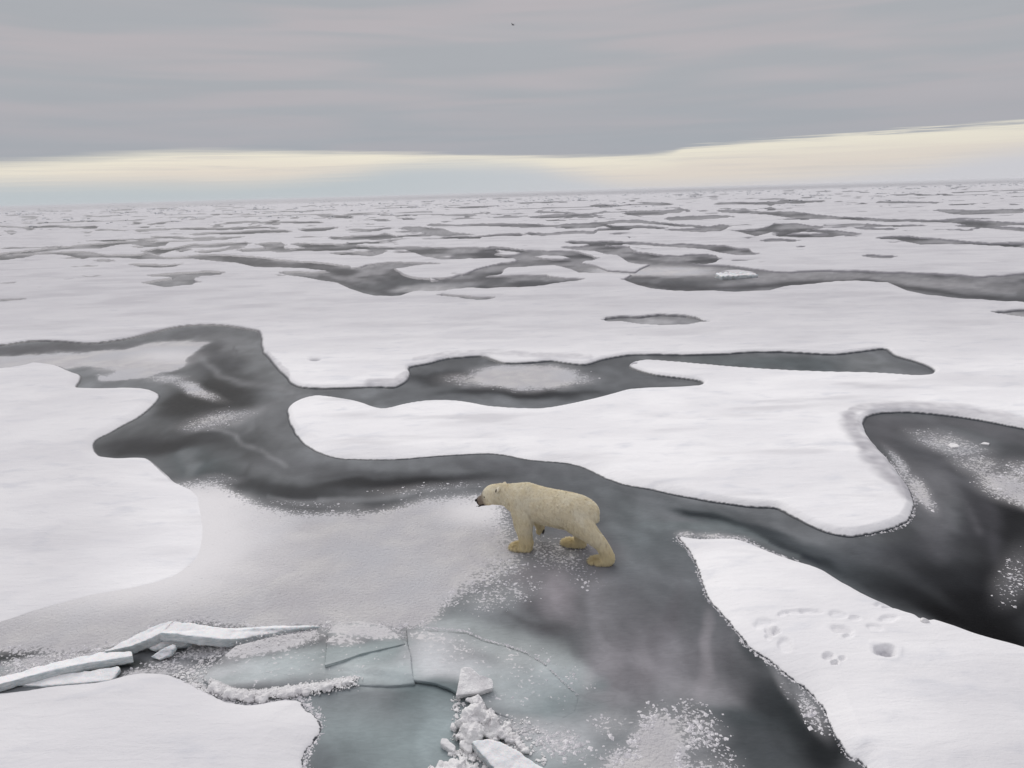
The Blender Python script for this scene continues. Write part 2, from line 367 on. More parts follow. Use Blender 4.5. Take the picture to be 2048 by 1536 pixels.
# ------------------------------------------------------------------ albedo of the new ice in the leads: soft patches (x, y, rx, ry, angle, rgb, strength)
DARK=(22,24,28); MID=(98,102,107); LT=(142,146,150); TEAL=(124,141,144); DTEAL=(72,86,90); PURP=(134,130,138); BLK=(8,8,11)
PATCH = [
 # lead behind the left floe
 (60,700,300,9,-2,(80,80,86),.8),(450,690,70,22,8,(120,122,126),.8),(380,668,60,8,-8,(78,80,86),.7),
 (540,740,60,30,35,(118,122,125),.7),(440,745,55,42,60,(50,52,58),.9),(420,790,100,34,-12,(22,24,29),1),(395,820,80,26,-10,(26,28,33),.9),
 (420,700,35,10,-30,(66,68,74),.8),(300,725,90,16,-6,(190,186,190),.6),
 (250,880,70,20,-15,(74,77,80),.8),(330,890,120,22,-5,(34,36,42),.95),(430,872,70,14,5,(40,42,48),.9),(480,890,90,26,10,(62,66,70),.8),(400,935,70,28,5,(64,76,80),.9),
 (380,930,30,22,60,(112,118,122),.7),(520,830,70,28,-30,(112,115,119),.75),(560,870,50,50,0,(104,107,111),.7),(640,940,120,20,8,(84,86,91),.7),
 (560,985,110,26,12,(48,52,57),.9),(700,985,120,24,0,(60,63,68),.85),(800,965,170,13,-4,(36,38,43),.95),(760,950,120,8,-2,(62,64,69),.6),(940,955,90,8,2,(88,90,95),.6),
 (1000,935,140,10,5,(98,100,105),.7),(1180,985,100,22,18,(100,105,109),.7),(1270,1040,80,30,30,(108,116,119),.7),
 # middle lead
 (700,800,120,10,3,(98,103,107),.7),(900,790,150,14,0,(84,88,92),.7),(890,752,80,15,-5,(44,47,52),.95),(1040,783,140,10,2,(38,40,45),.95),(1050,790,150,7,2,(82,86,90),.7),
 (960,735,80,8,-4,(92,96,100),.7),(1200,760,70,18,0,(108,112,116),.7),(1330,768,70,8,0,(112,114,117),.7),(1160,745,40,16,0,(84,88,92),.6),
 (1350,720,80,7,1,(112,116,118),.6),(1500,726,120,12,2,(92,102,104),.8),(1620,730,110,12,2,(80,90,93),.8),(1740,728,60,16,5,(116,120,122),.8),(1830,744,40,8,5,(124,126,130),.7),
 # lead running right below the tongue
 (1400,1010,160,9,10,(92,98,102),.7),(1440,1040,120,14,12,(58,68,72),.85),(1400,1060,90,9,6,(112,124,126),.75),(1500,1065,100,14,15,(90,102,105),.7),
 (1560,1062,50,6,15,(58,66,70),.7),(1620,1100,120,16,28,(56,64,70),.8),(1700,1150,110,34,22,(72,80,85),.7),(1700,1190,70,10,25,(30,34,38),.85),
 (1750,1110,100,24,-5,(80,84,90),.7),(1850,1100,110,40,-20,(66,68,74),.7),(1960,1210,160,60,30,(20,21,25),1),(1830,1205,120,26,24,(22,24,28),.95),
 (1990,1060,70,100,0,(38,38,43),.85),(1900,1150,110,30,-8,(40,42,47),.8),(2080,1140,130,90,0,(10,10,13),1),(2000,1270,120,30,20,(9,9,12),1),(1900,1235,60,10,20,(10,10,13),.9),
 (1880,1070,24,40,0,(92,92,98),.5),(2040,1020,60,50,30,(20,20,24),.9),
 # big right lead
 (1790,850,80,14,5,(92,92,97),.8),(1780,880,40,26,30,(86,86,91),.8),(1900,850,110,9,6,(98,98,103),.7),(2000,870,100,10,10,(98,98,103),.7),(1800,905,60,16,45,(100,100,105),.8),
 (1870,920,70,30,35,(80,80,86),.75),(1860,980,60,30,50,(108,108,113),.75),(1930,990,60,24,50,(74,74,80),.7),(1960,1030,60,30,60,(60,60,66),.7),(1870,1030,50,20,40,(98,99,104),.7),
 (2060,920,90,40,20,(52,52,57),.7),(2000,960,70,30,30,(58,58,63),.7),
 # ice the bear walks on
 (1300,1120,90,60,20,(106,116,120),.8),(1230,1180,90,60,20,(124,126,131),.8),(1330,1200,90,90,10,(110,114,119),.8),(1180,1090,60,26,20,(126,124,130),.7),
 (1090,1180,70,30,10,(118,116,122),.8),(960,1210,80,26,-10,(116,126,128),.8),(1070,1150,60,20,0,(140,136,142),.6),(1115,1195,26,50,25,(176,168,176),.75),(1130,1235,28,26,20,(160,154,162),.6),
 (1060,1235,30,34,25,(98,96,102),.7),(1090,1265,34,14,10,(90,90,95),.8),(1000,1235,70,26,12,(122,128,132),.8),(1200,1250,90,70,30,(122,122,127),.7),
 (1350,1300,120,80,5,(120,118,124),.8),(1250,1350,90,60,0,(134,130,136),.7),(1430,1380,80,26,5,(140,138,143),.7),(1400,1230,60,60,50,(98,102,107),.6),(1480,1330,50,60,30,(96,98,103),.6),(1400,1300,12,90,0,(150,146,152),.6),(1330,1260,14,80,4,(106,104,110),.5),  # the narrow upright patches paint sky reflection into the ice
 # slush-laden plate and flooded ice near the bottom
 (950,1270,110,24,12,(160,170,171),.9),(1040,1310,110,34,25,(160,169,170),.9),(870,1300,60,50,0,(178,182,186),.85),(900,1340,80,24,8,(186,190,194),.8),(1010,1370,90,40,10,(162,172,174),.9),
 (1080,1390,90,50,10,(134,148,151),.85),(1110,1420,60,24,20,(118,134,137),.8),(1170,1372,30,16,30,(142,146,149),.7),(1190,1395,22,34,10,(104,116,119),.85),(1170,1420,30,12,0,(112,124,127),.8),
 (1100,1480,120,36,5,(168,174,177),.7),(1200,1460,90,50,0,(150,154,158),.7),(1130,1545,130,50,0,(142,152,154),.8),
 (720,1440,130,60,5,(122,132,135),.9),(660,1390,60,22,-10,(104,112,116),.9),(860,1375,90,20,8,(92,108,111),.95),(840,1400,60,18,0,(98,112,115),.85),(780,1500,130,60,10,(134,150,152),.9),(700,1520,70,60,0,(112,124,127),.8),(640,1530,30,40,0,(92,100,104),.8),
 (860,1450,60,60,0,(130,146,149),.8),(880,1520,50,40,0,(124,138,141),.8),(900,1600,400,50,0,(128,138,141),.8),
 # ice by the right floe's near flank
 (1520,1400,60,60,40,(56,60,64),.95),(1580,1440,70,50,50,(46,52,55),.95),(1440,1435,90,20,5,(70,78,82),.9),(1500,1500,100,50,20,(66,72,76),.85),(1640,1500,60,60,40,(34,38,41),.95),(1470,1560,120,50,0,(78,84,87),.8),
 (1420,1170,18,60,25,(84,92,96),.6),(1500,1300,40,18,40,(66,72,76),.8),
 (1250,1500,60,60,0,(120,126,130),.8),(1220,1400,60,14,0,(138,138,143),.7),
 # open cracks at the left
 (45,1300,70,12,-8,(42,50,52),1),(10,1312,50,14,0,(36,44,46),1),(20,1335,70,12,-10,(150,156,159),.8),(255,1335,34,16,-10,(30,40,42),1),(290,1325,20,8,0,(34,44,46),1),(390,1275,44,6,-8,(20,24,25),.9),
 (370,1335,50,20,20,(132,134,138),.9),(405,1355,22,26,30,(120,124,129),.9),
]
PATCH += [(1700,560,330,14,3,(150,148,152),.9),(1300,540,140,12,0,(165,163,167),.8),(860,580,70,8,0,(176,174,177),.8),(1300,645,110,12,0,(170,169,173),1),(1240,642,30,5,0,(140,139,144),.7),(1370,645,26,6,8,(140,139,144),.7),(2040,630,60,8,0,(160,158,162),1),(500,1348,90,22,-5,(190,196,198),.9),(430,1355,40,20,0,(196,200,203),.8),(620,1330,100,26,-6,(152,166,167),.9),(740,1340,90,30,0,(158,170,171),.9),(700,1318,70,12,-6,(136,152,153),.8),(520,1355,90,10,-6,(156,168,169),.7),(720,1262,80,16,0,(180,190,192),.8),(690,1310,50,12,-12,(138,154,155),.9),(770,1300,50,20,-20,(146,164,165),.8),(800,1345,40,20,0,(158,172,174),.7)]
PATCH += [(405,795,85,22,-14,(14,16,20),.95),(330,890,90,14,-4,(24,26,32),.85),(820,963,150,9,-3,(24,26,31),.85),(560,980,90,14,10,(36,40,46),.7),(1040,786,120,6,1,(24,26,31),.8),(900,748,60,9,-6,(30,33,38),.8),(1430,1038,90,7,12,(34,42,47),.7),(1620,1110,90,8,28,(30,38,43),.7)]
STREAK = [ ([(1240,565),(1400,578),(1520,573),(1620,564),(1740,562),(1830,578),(1930,592),(2100,604)],5.5,(40,40,46),.9),([(1800,545),(1950,552),(2100,540)],3,(90,88,93),.7),([(450,520),(540,530),(620,536),(690,548)],6,(44,44,50),.85),([(640,552),(720,575),(780,588),(830,588)],4,(50,50,56),.8),([(760,560),(790,572),(750,585)],6,(60,60,66),.7),([(890,562),(960,560),(1010,548),(1060,538)],5,(58,58,64),.8),([(960,575),(1060,574),(1130,566)],4,(52,52,58),.8),
 # thin pale or dark drift lines, plus painted reflection streaks: points, half width px, rgb, strength
 ([(400,715),(440,750),(480,765),(540,772),(585,782)],7,(132,134,138),.55),([(620,790),(560,800),(500,830),(470,850)],6,(124,126,130),.55),
 ([(395,858),(440,860),(470,872),(480,890),(520,900),(570,930)],5,(134,136,140),.55),([(470,695),(475,730),(480,750)],3,(76,78,83),.6),
 ([(640,1000),(700,1003),(760,995),(830,985)],5,(140,143,147),.6),([(530,990),(600,1005),(660,1003)],4,(120,124,128),.5),
 ([(505,930),(485,960),(470,985)],5,(56,58,63),.4),([(515,840),(510,870),(515,900)],4,(86,88,92),.4),
 ([(1290,1050),(1360,1062),(1450,1058),(1520,1080),(1600,1110)],7,(118,128,131),.5),([(1370,1026),(1400,1033),(1440,1040)],3,(38,44,50),.7),([(1545,1085),(1600,1105),(1640,1125)],3,(36,42,54),.6),
 ([(1920,900),(1960,990),(1990,1050),(1985,1110)],14,(74,74,80),.5),([(1880,930),(1930,1010),(1960,1060)],8,(100,100,106),.4),
 ([(1180,1100),(1195,1240),(1190,1340)],26,(134,132,138),.45),([(1250,1180),(1265,1380)],18,(110,110,116),.35),([(1445,1270),(1460,1380)],14,(94,94,100),.35),  # upright streaks: sky reflection put into the ice tone
 ([(1010,1225),(1060,1250),(1100,1262)],6,(84,84,88),.5),([(1380,1000),(1300,1030),(1240,1060)],8,(116,122,126),.4),
]
# ------------------------------------------------------------------ frost lying on the new ice
FROST_POLY = [([(345,965),(400,962),(440,962),(475,985),(520,1003),(580,1018),(650,1025),(740,1017),(800,1005),(860,990),(950,983),(1010,1000),(1040,1060),(1075,1100),(1040,1150),(960,1185),(905,1215),(865,1250),(800,1262),(700,1262),(500,1262),(350,1250),(200,1310),(0,1310),(-600,1400),(-600,1000)],16,.97),
 ([(-300,715),(0,712),(150,702),(250,694),(330,681),(395,680),(425,683),(400,698),(380,715),(368,733),(330,745),(300,758),(250,762),(205,760),(192,752),(230,741),(180,738),(140,742),(0,752),(-300,765)],7,.96),
]
FROST_BLOB = [ (600,1330,220,44,-3,.30),(900,1310,100,50,5,.34),(1050,1350,100,50,25,.30),(545,1290,100,18,-12,.95),(480,1312,40,14,-20,.6),(720,1262,90,15,4,.9),(690,1282,40,14,0,.7),(860,1275,60,14,6,.55),
 # x,y,rx,ry,angle,value
 (1050,754,98,22,0,1.5),(950,757,70,14,0,.55),(1150,757,50,14,0,.55),(390,780,50,12,20,.75),(330,757,40,8,0,.6),(440,838,70,16,-12,.55),(400,850,40,12,-10,.45),
 (1900,890,80,20,15,.55),(1960,930,60,26,20,.5),(2020,975,70,30,20,.8),(2060,1000,60,22,20,.75),(2080,950,80,26,10,.6),(2030,1150,40,60,30,.35),
 (1845,985,14,42,-35,.75),(1800,930,10,40,-40,.6),(1320,1500,55,70,0,1.0),(1300,1545,90,50,0,1.0),(1380,1460,70,50,30,.5),(1230,1450,50,26,0,.4),(1410,1560,70,60,0,.5),
 (1060,1455,60,20,12,.5),(1120,1485,60,30,20,.5),(980,1440,40,20,30,.5),(1110,1110,80,34,10,.5),(1000,1190,90,30,-12,.45),(1150,1150,70,26,10,.32),(1080,1340,110,30,20,.25),(1030,1390,80,30,0,.3),
 (1620,1420,20,60,-32,.5),(1570,1370,12,40,-30,.4),(120,1320,110,16,-6,.8),(180,1290,120,14,-6,.8),(60,1345,80,12,-8,.7),(350,1330,60,18,0,.5),(300,1345,60,10,0,.7),(420,1300,60,14,-10,.8),
 (1500,1100,60,10,24,.5),(1440,1076,60,5,4,.6),(1370,1072,18,7,0,.6),(440,960,40,10,0,.35),(860,975,120,10,-5,.35),(640,1010,140,10,4,.3),
]
# thin-snow shelves round the floes: paler than new ice, greyer than snow (stroke points, half width px, value)
SHELF = [([(1700,840),(1705,870),(1740,915),(1790,965),(1815,1000)],17,.75),([(1700,828),(1760,818),(1860,822),(1960,835),(2048,852)],9,.6),([(830,725),(900,712),(980,709),(1050,716),(1180,720)],7,.5),([(740,772),(790,770),(812,756)],9,.6),([(535,712),(560,735),(578,755)],6,.5),([(330,655),(420,645),(520,660)],4,.4)]
def paint_ice(px, py, X, Y):
    """albedo (linear) and frost cover of the new ice at every vertex"""
    # let currents and wind drag the patches: the fields are looked up at warped places
    wx = fbm(X * 0.9, Y * 0.5, 3, 4); wy = fbm(X * 0.9 + 40, Y * 0.5, 5, 4)
    sc = 1.0 / (1 + np.maximum(0, (Y - 16) / 16))
    qx = px + wx * 46 * sc; qy = py + wy * 17 * sc
    c0 = np.array(lin(106, 110, 114)[:3])
    C = np.repeat(c0[None], px.size, 0)
    streaky = fbm(X * 0.35, Y * 0.12, 9, 4)
    C = C * (1 + 0.7 * streaky)[:, None]
    # far leads: cores darker, rims milky
    far = smooth(640, 520, py)
    fs = smooth(-0.35, 0.35, fbm(px / 60.0, np.log(np.maximum(Y, 5)) * 14, 21, 3))
    Cf = np.array(lin(46, 46, 52)[:3])[None] * (1 - fs)[:, None] + np.array(lin(146, 144, 149)[:3])[None] * fs[:, None]
    C = C * (1 - far)[:, None] + Cf * far[:, None]
    for (x, y, rx, ry, a, rgb, s) in PATCH:
        m = (np.abs(qx - x) < rx * 2.6 + ry * 2) & (np.abs(qy - y) < ry * 2.6 + rx * 2)
        if not m.any(): continue
        a = math.radians(a); ddx = qx[m] - x; ddy = qy[m] - y
        u = (ddx * math.cos(a) + ddy * math.sin(a)) / rx; v = (-ddx * math.sin(a) + ddy * math.cos(a)) / ry
        g = s * smooth(1.65, 0.3, np.sqrt(u * u + v * v))
        C[m] = C[m] * (1 - g)[:, None] + np.array(lin(*rgb)[:3])[None] * g[:, None]
    sx = px + wx * 14 * sc; sy = py + wy * 8 * sc
    for pts, hw, rgb, s in STREAK:
        d = polydist(pts, sx, sy)
        g = s * np.exp(-(d / hw) ** 2)
        C = C * (1 - g)[:, None] + np.array(lin(*rgb)[:3])[None] * g[:, None]
    grey_ = C.mean(1, keepdims=True); C = grey_ + (C - grey_) * 0.7
    # grain of the ice itself: fine cloudy mottling pulled out along the wind
    mo = fbm(X * 2.6 + 0.5 * Y, Y * 1.3, 141, 4); st_ = smooth(0.1, 0.6, np.abs(fbm(X * 0.8, Y * 0.45, 143, 3)) * 2.2)
    C = C * (1 + 0.20 * mo + 0.16 * (0.5 - st_))[:, None]
    fr = np.zeros(px.size)
    for poly, soft, val in FROST_POLY:
        d = sdf(catmull(poly, 3), px + wx * 10, py + wy * 8)
        s2 = soft + 10 * (soft > 10) + 85 * smooth(840, 1040, px) * smooth(1000, 1060, py) * (px > 700)
        fr = np.maximum(fr, val * smooth(-0.6, 1.0, d / s2))
    for (x, y, rx, ry, a, v_) in FROST_BLOB:
        a = math.radians(a); ddx = px + wx * 12 - x; ddy = py + wy * 6 - y
        u = (ddx * math.cos(a) + ddy * math.sin(a)) / rx; v = (-ddx * math.sin(a) + ddy * math.cos(a)) / ry
        fr = np.maximum(fr, v_ * smooth(1.7, 0.3, np.sqrt(u * u + v * v)))
    ff = smooth(-0.15, 0.55, fbm(px / 75.0 + 7, np.log(np.maximum(Y, 5)) * 9, 33, 3)) * 0.25
    fr = np.maximum(fr, ff * smooth(640, 560, py))
    # this bay of snow-ice in the far lead
    m = smooth(190, 60, np.abs(px - 1300)) * smooth(14, 4, np.abs(py - 543)); fr = np.maximum(fr, .8 * m)
    C = C * (0.92 + 0.22 * smooth(1240, 1340, py) * smooth(1480, 1380, px))[:, None]
    return np.clip(C, 0.002, 1), np.clip(fr, 0, 1)
def edge_jit(x, y):
    return 0.030 * fbm(x * 2.2, y * 2.2, 81, 4) + 0.07 * fbm(x * .6, y * .6, 83, 2)
def snowy(px, py, X, Y):
    """where loose snow has blown off the left floe and lies thicker on the new ice"""
    d = -sdf(G(P_LEFT, 2), X, Y)
    v = smooth(2.6, 0.0, d + .5 * fbm(X * .7, Y * .7, 171, 3)) * smooth(940, 1000, py) * smooth(1270, 1150, py)
    v = np.maximum(v, .8 * smooth(1.5, .1, np.hypot((px - 960) / 90, (py - 1020) / 34)))
    v = np.maximum(v, .55 * smooth(1.6, .1, np.hypot((px - 340) / 70, (py - 712) / 14)))
    return v
def polydist(pts, x, y):
    d = np.full(x.shape, 1e9)
    for (ax, ay), (bx, by) in zip(pts[:-1], pts[1:]):
        ex, ey = bx - ax, by - ay
        t = np.clip(((x - ax) * ex + (y - ay) * ey) / (ex * ex + ey * ey + 1e-9), 0, 1)
        d = np.minimum(d, np.hypot(x - ax - t * ex, y - ay - t * ey))
    return d
def bands_sd(px, py, X, Y):
    return _bands(px, py, X, Y) + 0.5
def _bands(px, py, X, Y):
    """px rows inside a far lead (positive) for vertices above row ~650"""
    wv = fbm(px / 45.0, np.log(np.maximum(Y, 5)) * 9, 51, 3)
    wv2 = fbm(px / 160.0, np.log(np.maximum(Y, 5)) * 5, 52, 3)
    y = py + wv * 2.6 + wv2 * 1.5
    x = px + wv * 6
    out = np.full(px.shape, -60.0)
    for (ox, oy, s), kn in BANDS:
        k = np.array(kn, float)
        e = 16.0
        k = np.vstack([[k[0, 0] - e, (k[0, 1] + k[0, 2]) / 2, (k[0, 1] + k[0, 2]) / 2 - 0.5], k, [k[-1, 0] + e, (k[-1, 1] + k[-1, 2]) / 2, (k[-1, 1] + k[-1, 2]) / 2 - 0.5]])
        kx = ox + k[:, 0] / s; t = oy + k[:, 1] / s; b = oy + k[:, 2] / s
        m = (x > kx[0] - 20) & (x < kx[-1] + 20) & (y > t.min() - 12) & (y < b.max() + 12)
        if not m.any(): continue
        xx = x[m]
        d = np.minimum(y[m] - np.interp(xx, kx, t), np.interp(xx, kx, b) - y[m])
        d = np.minimum(d, (xx - kx[0]) * 0.25); d = np.minimum(d, (kx[-1] - xx) * 0.25)
        out[m] = np.maximum(out[m], d)
    for (ox, oy, s), cx, cy, rx, ry in ISLANDS:
        if rx == 0: continue
        r = np.hypot((x - ox - cx / s) / (rx / s), (y - oy - cy / s) / (ry / s))
        out = np.minimum(out, (r - 1) * (ry / s))
    # beyond what can be traced: leads thin out with distance
    n = fbm(px / 110.0 + 0.3 * fbm(px / 60, py / 6, 77, 2), np.log(np.maximum(Y, 5)) * 16, 61, 4)
    hz = py - (415 - px * 57 / 2048)
    thr = 0.40 + 0.25 * smooth(60, 140, hz) + 0.6 * smooth(150, 200, hz) + 0.7 * smooth(20, 5, hz)
    out = np.maximum(out, (n - thr) * 14)
    n2 = fbm(px / 38.0, np.log(np.maximum(Y, 5)) * 22, 63, 3)
    out = np.maximum(out, (n2 - 0.46 - 0.4 * smooth(45, 80, hz) - 0.6 * smooth(120, 180, hz) - 0.5 * smooth(12, 4, hz)) * 8)
    return out

#@@FIELD
# ------------------------------------------------------------------ materials of ice and snow
def principled(name):
    m = bpy.data.materials.new(name); m.use_nodes = True
    t = NT(m.node_tree)
    p = t.new('ShaderNodeBsdfPrincipled'); o = t.new('ShaderNodeOutputMaterial'); t.link(p.outputs[0], o.inputs[0])
    return m, t, p
def mat_new_ice():
    m, t, p = principled('new_ice')
    pos = t.new('ShaderNodeNewGeometry').outputs['Position']
    tone = t.attr('tone', 'Color'); fr = t.attr('frost')
    n1 = t.noise(pos, 1.3, 4, 0.5, 0.6)
    n2 = t.noise(t.mapping(pos, (1.0, 2.6, 1)), 5.0, 5, 0.65, 1.2)
    n3 = t.noise(pos, 40.0, 2, 0.6)
    ton = t.mix(1.0, tone, t.math('MULTIPLY_ADD', n1, 0.36, 0.82), 'MULTIPLY')
    ton = t.mix(1.0, ton, t.math('MULTIPLY_ADD', n2, 0.5, 0.75), 'MULTIPLY')
    # trapped bubbles and wind-blown grains: sparse pale flecks
    fleck = t.sstep(t.noise(pos, 22.0, 3, 0.7), 0.70, 0.78)
    ton = t.mix(t.math('MULTIPLY', fleck, 0.10), ton, lin(200, 200, 204))
    g1 = t.noise(pos, 17.0, 4, 0.62)
    g2 = t.noise(pos, 4.5, 3, 0.6, 0.5)
    g = t.math('ADD', t.math('MULTIPLY', g1, 0.72), t.math('MULTIPLY', g2, 0.28))
    lvl = t.math('MULTIPLY_ADD', t.math('SUBTRACT', 1.0, fr), 0.36, 0.315)
    cov = t.sstep(t.math('SUBTRACT', g, lvl), 0.0, 0.05)
    cov = t.math('MULTIPLY', cov, t.sstep(fr, 0.02, 0.16))
    soft = t.math('MULTIPLY', t.math('POWER', fr, 1.25), 0.74)
    snowc = t.mix(t.sstep(n1, 0.3, 0.7), lin(193, 191, 194), lin(207, 205, 205))
    snowc = t.mix(t.sstep(t.noise(pos, 0.45, 3, 0.5), 0.4, 0.65), snowc, lin(196, 196, 200))
    snowc = t.mix(t.attr('snowy'), snowc, lin(229, 227, 228))
    base = t.mix(t.math('MAXIMUM', t.math('MULTIPLY', cov, 0.95), soft), ton, snowc)
    t.link(base, p.inputs['Base Color'])
    t.link(t.math('MULTIPLY_ADD', t.math('MAXIMUM', cov, soft), 0.45, t.math('MULTIPLY_ADD', n2, 0.25, 0.22)), p.inputs['Roughness'])
    p.inputs['IOR'].default_value = 1.13; p.inputs['Specular IOR Level'].default_value = 0.22
    h = t.math('MULTIPLY', g, t.math('MULTIPLY', t.math('MULTIPLY_ADD', fr, 0.95, 0.05), t.math('MULTIPLY_ADD', t.attr('snowy'), -0.8, 1.0)))
    b = t.bump(h, 0.75, 0.10)
    b = t.bump(n3, 0.12, 0.01, b)
    t.link(b, p.inputs['Normal'])
    return m
def mat_snow():
    m, t, p = principled('snow')
    pos = t.new('ShaderNodeNewGeometry').outputs['Position']
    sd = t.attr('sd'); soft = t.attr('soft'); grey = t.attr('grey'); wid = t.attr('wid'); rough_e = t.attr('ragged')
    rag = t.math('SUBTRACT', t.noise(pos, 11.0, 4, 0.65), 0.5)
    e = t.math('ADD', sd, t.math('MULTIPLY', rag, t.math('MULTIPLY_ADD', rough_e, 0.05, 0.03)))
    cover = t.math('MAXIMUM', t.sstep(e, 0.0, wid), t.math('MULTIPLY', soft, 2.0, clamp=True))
    n0 = t.noise(t.mapping(pos, (0.25, 0.5, 1), (0, 0, 0.15)), 1.0, 4, 0.5, 0.4)
    n1 = t.noise(t.mapping(pos, (1, 2.0, 1)), 0.9, 5, 0.6, 0.3)
    n2 = t.noise(pos, 28.0, 3, 0.6)
    c = t.mix(t.sstep(n0, 0.38, 0.62), lin(243, 242, 243), lin(234, 233, 235))
    c = t.mix(t.sstep(n1, 0.5, 0.8), c, lin(218, 219, 224))
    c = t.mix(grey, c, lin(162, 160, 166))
    c = t.mix(t.math('MULTIPLY', t.sstep(n2, 0.45, 0.75), 0.10), c, lin(200, 200, 206))
    # darker foot along the rim, paler where the edge is soft or far
    foot_col = t.mix(t.attr('farw'), t.mix(soft, lin(62, 65, 70), lin(188, 185, 189)), lin(112, 110, 116))
    col = t.mix(cover, foot_col, c)
    t.link(col, p.inputs['Base Color'])
    t.link(t.math('MULTIPLY_ADD', cover, 0.5, 0.4), p.inputs['Roughness'])
    p.inputs['IOR'].default_value = 1.31
    p.inputs['Specular IOR Level'].default_value = 0.3
    n3 = t.noise(t.mapping(pos, (1.3, 5.0, 1), (0, 0, 0.2)), 1.4, 5, 0.6, 0.5)
    h = t.math('MULTIPLY_ADD', n2, 0.010, t.math('ADD', t.math('MULTIPLY', n1, 0.07), t.math('MULTIPLY', n3, 0.035)))
    t.link(t.bump(h, 0.5, 1.0), p.inputs['Normal'])
    return m
M_ICE = mat_new_ice(); M_SNOW = mat_snow()

# ------------------------------------------------------------------ the sheet of young sea ice that fills every lead
X, Y = fan(-1100, 3200, 5.0, HOR + 0.9, 2150, 3.4)
px, py = topx(X, Y)
Cc, fr = paint_ice(px.ravel(), py.ravel(), X.ravel(), Y.ravel())
Z = np.zeros_like(X)
V = np.stack([X, Y, Z], -1).reshape(-1, 3)
o = mesh_np('young_sea_ice', V, grid_faces(*X.shape), M_ICE, True, {'tone': Cc, 'frost': fr, 'snowy': snowy(px.ravel(), py.ravel(), X.ravel(), Y.ravel())})
tag(o, kind='structure')
EDGE_TONE = (px, py, Cc, fr, X.shape)

def height(sd, H0, w_, Xa, Ya, rim=0.03):
    t = np.clip(sd / w_, 0, 1)
    prof = np.sqrt(np.clip(1 - (1 - t) ** 2, 0, 1)) * (0.55 + 0.45 * t)
    und = 0.045 * fbm(Xa * 0.35, Ya * 0.35, 71, 4) + 0.012 * fbm(Xa * 1.6, Ya * 1.6, 72, 3)
    return np.where(sd > 0, np.maximum(H0 * prof + und * smooth(0, 1.2, sd), 0.0045 + 0.02 * smooth(0, .5, sd)), 0.0045 + 0.0045 * np.maximum(sd, -10 * rim) / rim)

PRINTS = [ # paw prints in the right floe: x, y, rx, ry (px), depth m, tilt
 (1768,1226,22,7,.05,5),(1773,1228,10,4,.06,8),(1775,1254,20,8,.05,-8),(1748,1272,18,7,.045,12),(1768,1318,21,11,.15,4),(1772,1319,15,6,.03,6),
 (1680,1276,24,8,.06,6),(1695,1289,12,5,.05,-8),(1676,1247,18,8,.045,10),(1708,1254,14,5,.045,0),(1590,1241,20,5,.04,-3),(1620,1240,22,5,.045,4),(1565,1244,12,5,.04,-20),
 (1525,1262,20,10,.04,0),(1540,1277,14,7,.06,30),(1531,1262,26,5,.02,-2),(1568,1305,16,11,.05,25),(1552,1278,9,5,.06,20),(1656,1330,12,7,.07,0),(1668,1343,7,4,.10,0),(1683,1334,8,5,.06,0),(1535,1288,8,4,.05,30)]

